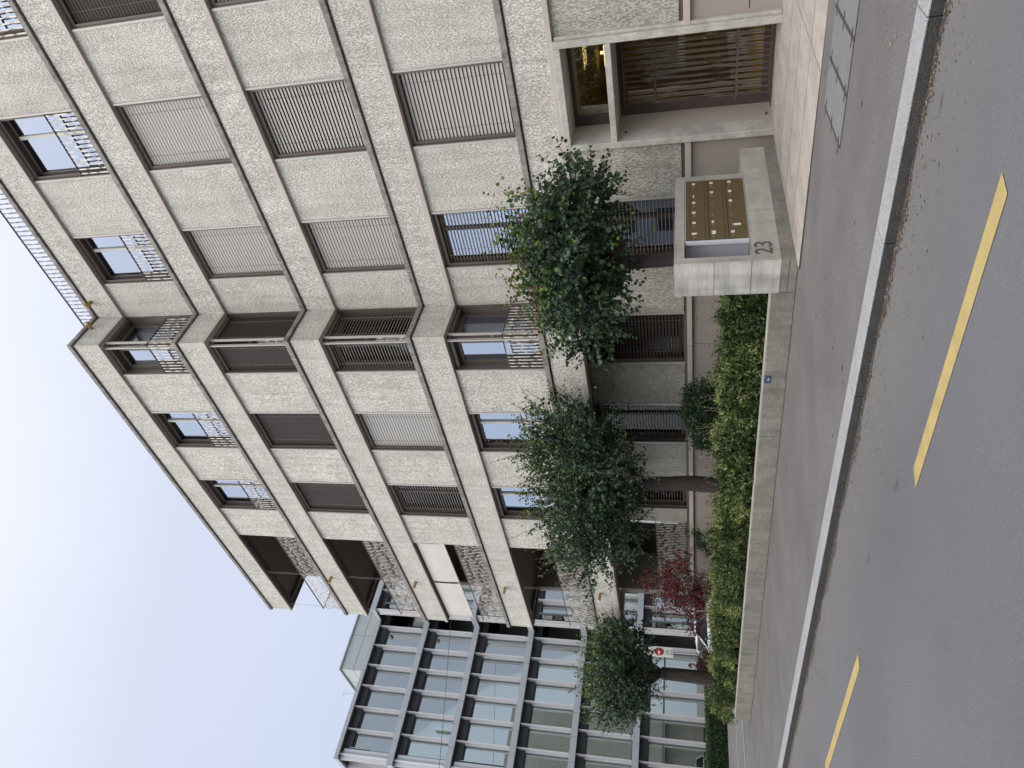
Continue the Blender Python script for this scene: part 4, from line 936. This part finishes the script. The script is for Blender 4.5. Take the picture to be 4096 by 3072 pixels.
# ------------------------------------------------------------------ yard left of the planter
hd = empty('clipped_hedge', (-37.3, 16, -1.65), 'dark clipped hedge in front of the grey office building', 'hedge')
mb = MB(); mb.box(-38.2, -36.7, 4.0, 17.5, -1.7, -.72); mb.build('branches', LF[0], hd)
nr = np.random.RandomState(77); n = 26000
sel = nr.rand(n); x = np.where(sel < .45, -36.65, -36.65-1.6*nr.rand(n)); z = np.where(sel < .45, -1.62+1.05*nr.rand(n), -.62)+nr.randn(n)*.035; y = 4.0+13.6*nr.rand(n); x = x+nr.randn(n)*.04
P = np.stack([x, y, z], 1); leaves(P, unit(nr.randn(n, 3)), .05+.04*nr.rand(n), nr.choice([0, 1, 2], n, p=[.5, .3, .2]), [HG[0], LF[2], HG[1]], 'foliage', hd, .6)
yk = struct((lambda m: m.build('driveway_kerb', KERB))((lambda m: (m.box(-24.6, -24.4, 5.6, 30, -1.62, -1.50), m.box(-29.2, -29.05, 5.6, 14, -1.62, -1.535), m.box(-36.2, -36.0, 4.5, 30, -1.75, -1.53), m)[-1])(MB())))

# sign
sg = empty('traffic_sign', (-28.5, 14.25, -1.55), 'white traffic sign with a red no entry disc and vehicle symbols on a post', 'sign')
def on(u, v): return (-28.5+.0, 0, 0)
fx = -28.44; sy0, sy1 = 13.86, 14.26; sz0, sz1 = .78, 1.60
mb = MB(); mb.tube([(fx-.07, 14.10, -1.6), (fx-.07, 14.10, 2.45)], .038, 10); mb.build('post', GALV, sg)
mb = MB(); mb.box(fx-.03, fx, sy0, sy1, sz0, sz1); mb.build('panel', WHITE, sg, bevel=.008)
mb = MB(); mb.box(fx-.03, fx, sy0, sy1, 1.64, 2.05); mb.build('upper_panel', WHITE, sg, bevel=.008)
mb = MB(); cy_, cz_ = (sy0+sy1)/2, 1.335; ptsr = [(fx+.004, cy_+.165*math.cos(a*math.pi/16), cz_+.19*math.sin(a*math.pi/16)) for a in range(32)]; mb.loft([[(fx, y, z) for _, y, z in ptsr], [(fx+.004, y, z) for _, y, z in ptsr]]); mb.build('red_disc', RED, sg)
mb = MB(); mb.box(fx+.004, fx+.007, cy_-.13, cy_+.13, cz_-.035, cz_+.035); mb.build('white_bar', WHITE, sg)
mb = MB()
def ringm(y, z, r, w=.007):
    for a in range(12):
        p, q = a*math.pi/6, (a+1)*math.pi/6
        mb.poly([(fx+.003, y+r*math.cos(p), z+r*math.sin(p)), (fx+.003, y+r*math.cos(q), z+r*math.sin(q)), (fx+.003, y+(r-w)*math.cos(q), z+(r-w)*math.sin(q)), (fx+.003, y+(r-w)*math.cos(p), z+(r-w)*math.sin(p))])
def ln(y0, z0, y1, z1, w=.008):
    d = Vector((y1-y0, z1-z0)).normalized(); nn = Vector((-d.y, d.x))*w/2
    mb.poly([(fx+.0032, y0+nn.x, z0+nn.y), (fx+.0032, y1+nn.x, z1+nn.y), (fx+.0032, y1-nn.x, z1-nn.y), (fx+.0032, y0-nn.x, z0-nn.y)])
for yy in (cy_-.06, cy_+.06): ringm(yy, 1.0, .042)
ln(cy_-.06, 1.0, cy_-.01, 1.06); ln(cy_-.01, 1.06, cy_+.045, 1.055); ln(cy_+.06, 1.0, cy_+.035, 1.08); ln(cy_-.06, 1.0, cy_+.0, 1.0); ln(cy_, 1.0, cy_+.045, 1.055)
for a, b, c, d in ((-.1, .835, .1, .835), (-.1, .835, -.1, .90), (-.1, .90, .0, .93), (.0, .93, .1, .90), (.1, .90, .1, .835), (-.03, .87, .06, .87)): ln(cy_+a, b, cy_+c, d)
for yy in (cy_-.06, cy_+.06): ringm(yy, .832, .026)
ln(cy_-.005, 1.75, cy_-.005, 1.93, .014); ln(cy_-.03, 1.90, cy_-.005, 1.93, .012)
mb.build('symbols', INK, sg)

# white car parked behind the shrubs
car = empty('parked_car', (-30.6, 16.2, -1.56), 'white car parked in the yard behind the red shrub, mostly hidden by planting', 'car')
CW = mat('white_car_paint', (.72, .73, .75), .25, spec=.6); CGL = mat('dark_car_glass', (.02, .025, .03), .08, spec=.8); TY = mat('tyre_rubber', (.02, .02, .02), .9); RIM = mat('alloy_rim', (.4, .4, .42), .35, metal=.8)
cx0, cg = -30.6, -1.58
def cring(y, w, zl, zh, wt):            # body cross-section at length y
    return [(cx0-w, y, cg+zl), (cx0-w*1.0, y, cg+zl+.35*(zh-zl)), (cx0-w*.97, y, cg+zl+.75*(zh-zl)), (cx0-wt, y, cg+zh), (cx0+wt, y, cg+zh), (cx0+w*.97, y, cg+zl+.75*(zh-zl)), (cx0+w, y, cg+zl+.35*(zh-zl)), (cx0+w, y, cg+zl)]
mb = MB(); mb.loft([cring(13.95, .70, .30, .62, .60), cring(14.05, .82, .22, .78, .70), cring(14.4, .88, .20, .90, .78), cring(15.1, .90, .20, .99, .82), cring(16.0, .90, .20, 1.0, .84), cring(17.3, .90, .20, 1.02, .84), cring(18.0, .88, .22, 1.03, .80), cring(18.25, .80, .30, .92, .72)]); mb.build('body', CW, car, smooth=True)
mb = MB(); mb.loft([[(cx0-.80, 14.98, cg+.97), (cx0+.80, 14.98, cg+.97), (cx0+.80, 18.05, cg+1.0), (cx0-.80, 18.05, cg+1.0)], [(cx0-.68, 15.75, cg+1.42), (cx0+.68, 15.75, cg+1.42), (cx0+.68, 17.75, cg+1.44), (cx0-.68, 17.75, cg+1.44)]]); mb.build('windows', CGL, car)
mb = MB(); mb.loft([[(cx0-w, y, cg+z), (cx0+w, y, cg+z), (cx0+w*.98, y, cg+z+.03), (cx0-w*.98, y, cg+z+.03)] for y, w, z in ((15.68, .70, 1.405), (16.1, .70, 1.47), (16.9, .70, 1.50), (17.8, .69, 1.44), (17.95, .66, 1.38))]); mb.build('roof', CW, car, smooth=True)
for s_ in (-1, 1):
    mb = MB()
    for (ya_, za, yb2, zb2) in ((15.0, .98, 15.72, 1.42), (16.75, 1.0, 16.75, 1.46), (18.02, 1.0, 17.85, 1.42)):
        xa = cx0+s_*.815; xb2 = cx0+s_*.695; mb.tube([(xa, ya_, cg+za), (xb2, yb2, cg+zb2)], .035, 6)
    mb.build('pillar', CW, car)
    mb = MB(); mb.box(cx0+s_*.9, cx0+s_*1.02, 15.35, 15.48, cg+.98, cg+1.1); mb.build('wing_mirror', TY, car, bevel=.02)
    mb = MB(); mb.box(cx0+s_*.5, cx0+s_*.78, 13.99, 14.12, cg+.58, cg+.72); mb.build('headlight', WHITE, car, bevel=.02)
    for yy in (14.8, 17.35):
        mb = MB(); mb.tube([(cx0+s_*.72, yy, cg+.32), (cx0+s_*.93, yy, cg+.32)], .32, 20); wh = mb.build('wheel', TY, car)
        mb = MB(); mb.tube([(cx0+s_*.9, yy, cg+.32), (cx0+s_*.94, yy, cg+.32)], .2, 14); mb.build('rim', RIM, wh)

# passer-by behind the shrubs
SKIN = mat('skin', (.48, .27, .19), .6); CLO = mat('dark_jacket_cloth', (.018, .016, .024), .9); HAT = mat('dark_knit_hat', (.035, .025, .022), .95)
px_, py_, pg = -25.6, 12.22, -1.56
pe = empty('person', (px_, py_, pg), 'person in a dark jacket and dark knit hat walking behind the shrub bed', 'person')
def skin(name, V, Ed, R, m, parent, sub=1):
    me = bpy.data.meshes.new(name); o3 = ORG[root_of(parent).name]
    me.from_pydata([(a-o3[0], b-o3[1], c-o3[2]) for a, b, c in V], Ed, []); me.update(); o = bpy.data.objects.new(name, me); COL.objects.link(o); o.parent = parent
    sk = o.modifiers.new('skin', 'SKIN'); sl = me.skin_vertices[0].data
    for i, r in enumerate(R): sl[i].radius = r if isinstance(r, tuple) else (r, r)
    sl[0].use_root = True
    ss = o.modifiers.new('sub', 'SUBSURF'); ss.levels = ss.render_levels = sub
    bpy.context.view_layer.update(); me2 = bpy.data.meshes.new_from_object(o.evaluated_get(bpy.context.evaluated_depsgraph_get())); o.modifiers.clear(); o.data = me2; me2.materials.clear(); me2.materials.append(m)
    me2.polygons.foreach_set('use_smooth', [True]*len(me2.polygons)); return o
def pp(a, b, c): return (px_+a, py_+b, pg+c)
V = [pp(0, 0, .92), pp(0, 0, 1.12), pp(0, 0, 1.32), pp(0, 0, 1.42), pp(0, 0, 1.49), pp(0, -.17, 1.36), pp(0, .17, 1.36), pp(.04, -.21, 1.1), pp(-.06, .21, 1.1), pp(.2, -.2, .92), pp(.12, .2, .9), pp(0, -.09, .86), pp(0, .09, .86), pp(.16, -.09, .48), pp(-.1, .1, .48), pp(.2, -.09, .08), pp(-.3, .1, .12), pp(.32, -.09, .04), pp(-.2, .1, .04)]
Ed = [(0, 1), (1, 2), (2, 3), (3, 4), (3, 5), (3, 6), (5, 7), (6, 8), (7, 9), (8, 10), (0, 11), (0, 12), (11, 13), (12, 14), (13, 15), (14, 16), (15, 17), (16, 18)]
Rr = [(.13, .16), (.12, .15), (.13, .17), .07, .055, .07, .07, .05, .05, .036, .036, .09, .09, .06, .06, .045, .045, .04, .04]
bd = skin('body', V, Ed, Rr, CLO, pe)
hb_ = MB(); hc = Vector(pp(.02, 0, 1.60))
rings = []
for i in range(9):
    ph_ = -math.pi/2+math.pi*i/8; zz_ = math.sin(ph_)*.125; rad_ = math.cos(ph_)
    rings.append([hc+Vector((math.cos(a*math.pi/6)*(.095 if math.cos(a*math.pi/6) < 0 else .09)*rad_+(.012 if zz_ < -.04 and math.cos(a*math.pi/6) > 0 else 0), math.sin(a*math.pi/6)*.075*rad_, zz_)) for a in range(12)])
hb_.loft(rings); hd_ = hb_.build('head', SKIN, pe, smooth=True)
f_ = MB(); f_.loft([[hc+Vector((.085, -.012, .02)), hc+Vector((.085, .012, .02)), hc+Vector((.085, 0, .04))], [hc+Vector((.112, -.014, -.015)), hc+Vector((.112, .014, -.015)), hc+Vector((.09, 0, .0))]]); f_.build('nose', SKIN, pe)
f_ = MB(); f_.box(*[v for v in (hc.x+.083, hc.x+.098, hc.y-.025, hc.y+.025, hc.z-.058, hc.z-.05)]); f_.build('mouth', RED, pe)
for s_ in (-1, 1):
    f_ = MB(); f_.tube([hc+Vector((.08, s_*.03, .012)), hc+Vector((.093, s_*.03, .012))], .011, 8); f_.build('eye', INK, pe)
    f_ = MB(); f_.tube([hc+Vector((-.005, s_*.07, -.005)), hc+Vector((-.015, s_*.088, .0))], [.03, .022], 8); f_.build('ear', SKIN, pe)
    # hand: palm, four fingers and a thumb
    w0 = Vector(pp(.2, -.2, .92)) if s_ < 0 else Vector(pp(.12, .2, .9))
    f_ = MB(); f_.loft([[w0+Vector((-.01+dx_, dy_, dz_)) for dx_, dy_ in ((-.025, -.012), (.025, -.012), (.025, .012), (-.025, .012))] for dz_ in (.0, -.04, -.08)])
    for q, L_ in enumerate((.07, .08, .075, .06)):
        b0 = w0+Vector((-.032+.017*q, 0, -.08)); f_.tube([b0, b0+Vector((.004, -s_*.006, -L_*.5)), b0+Vector((.008, -s_*.022, -L_))], [.0085, .008, .006], 6)
    f_.tube([w0+Vector((.018, 0, -.03)), w0+Vector((.045, -s_*.01, -.06)), w0+Vector((.05, -s_*.02, -.09))], [.010, .009, .007], 6); f_.build('hand', SKIN, pe)
hb_ = MB(); rings = []
for i in range(6):
    ph_ = .12+(math.pi/2-.12)*i/5; rad_ = math.cos(ph_)+.02
    rings.append([hc+Vector((-.012+math.cos(a*math.pi/6)*.103*rad_, math.sin(a*math.pi/6)*.086*rad_, .02+math.sin(ph_)*.125)) for a in range(12)])
hb_.loft(rings); hb_.build('hat', HAT, pe, smooth=True)

# overhead wire
mb = MB(); p0 = Vector((-34.5, 21.5, 13.1)); p1 = Vector((-34.5, 2, 10.15)); pts = []
for i in range(21):
    t_ = i/20; pts.append(p0.lerp(p1, t_)+Vector((0, 0, -.12*math.sin(t_*math.pi))))
mb.tube(pts, .012, 5); tag(mb.build('overhead_wire', INK), 'thin dark overhead wire crossing in front of the grey office windows', 'wire')

# ------------------------------------------------------------------ across the street (seen only in the window reflections)
pb = empty('opposite_building', (-8, -16, -1.4), 'plain rendered building across the street behind the camera', 'building')
mb = MB(); mb.box(-34, 12, -26, -15, -1.6, 9.5); mb.build('wall', mat('opposite_render', (.42, .40, .37), .9, var=.1), pb)
for r in range(3):
    for c in range(12):
        xx = -32.5+3.6*c; mb = MB(); mb.box(xx, xx+1.6, -15.01, -14.96, .2+3.1*r, 2.0+3.1*r); mb.build('window', ODARK, pb)
nr = np.random.RandomState(5)
for i, (tx, ty) in enumerate(((-22, -11.5), (-10, -11.2), (-1, -11.6))):
    bl = ring_blobs(tx, ty, 5.2, 2.6, 2.4, 7, 60+i)
    lab = ('leafy tree behind the camera, farthest down the opposite pavement', 'leafy tree behind the camera, middle of the opposite pavement', 'leafy tree behind the camera, nearest the entrance on the opposite pavement')[i]
    tree(lab, (tx, ty, -1.4), bl, 350, 9, .22, .16, 2.6, 'trees across the street', 90+i, .1)

# lift everything so that the eye is H above z = 0
for o in bpy.data.objects:
    if o.parent is None and o.type in ('MESH', 'EMPTY') : o.location.z += H
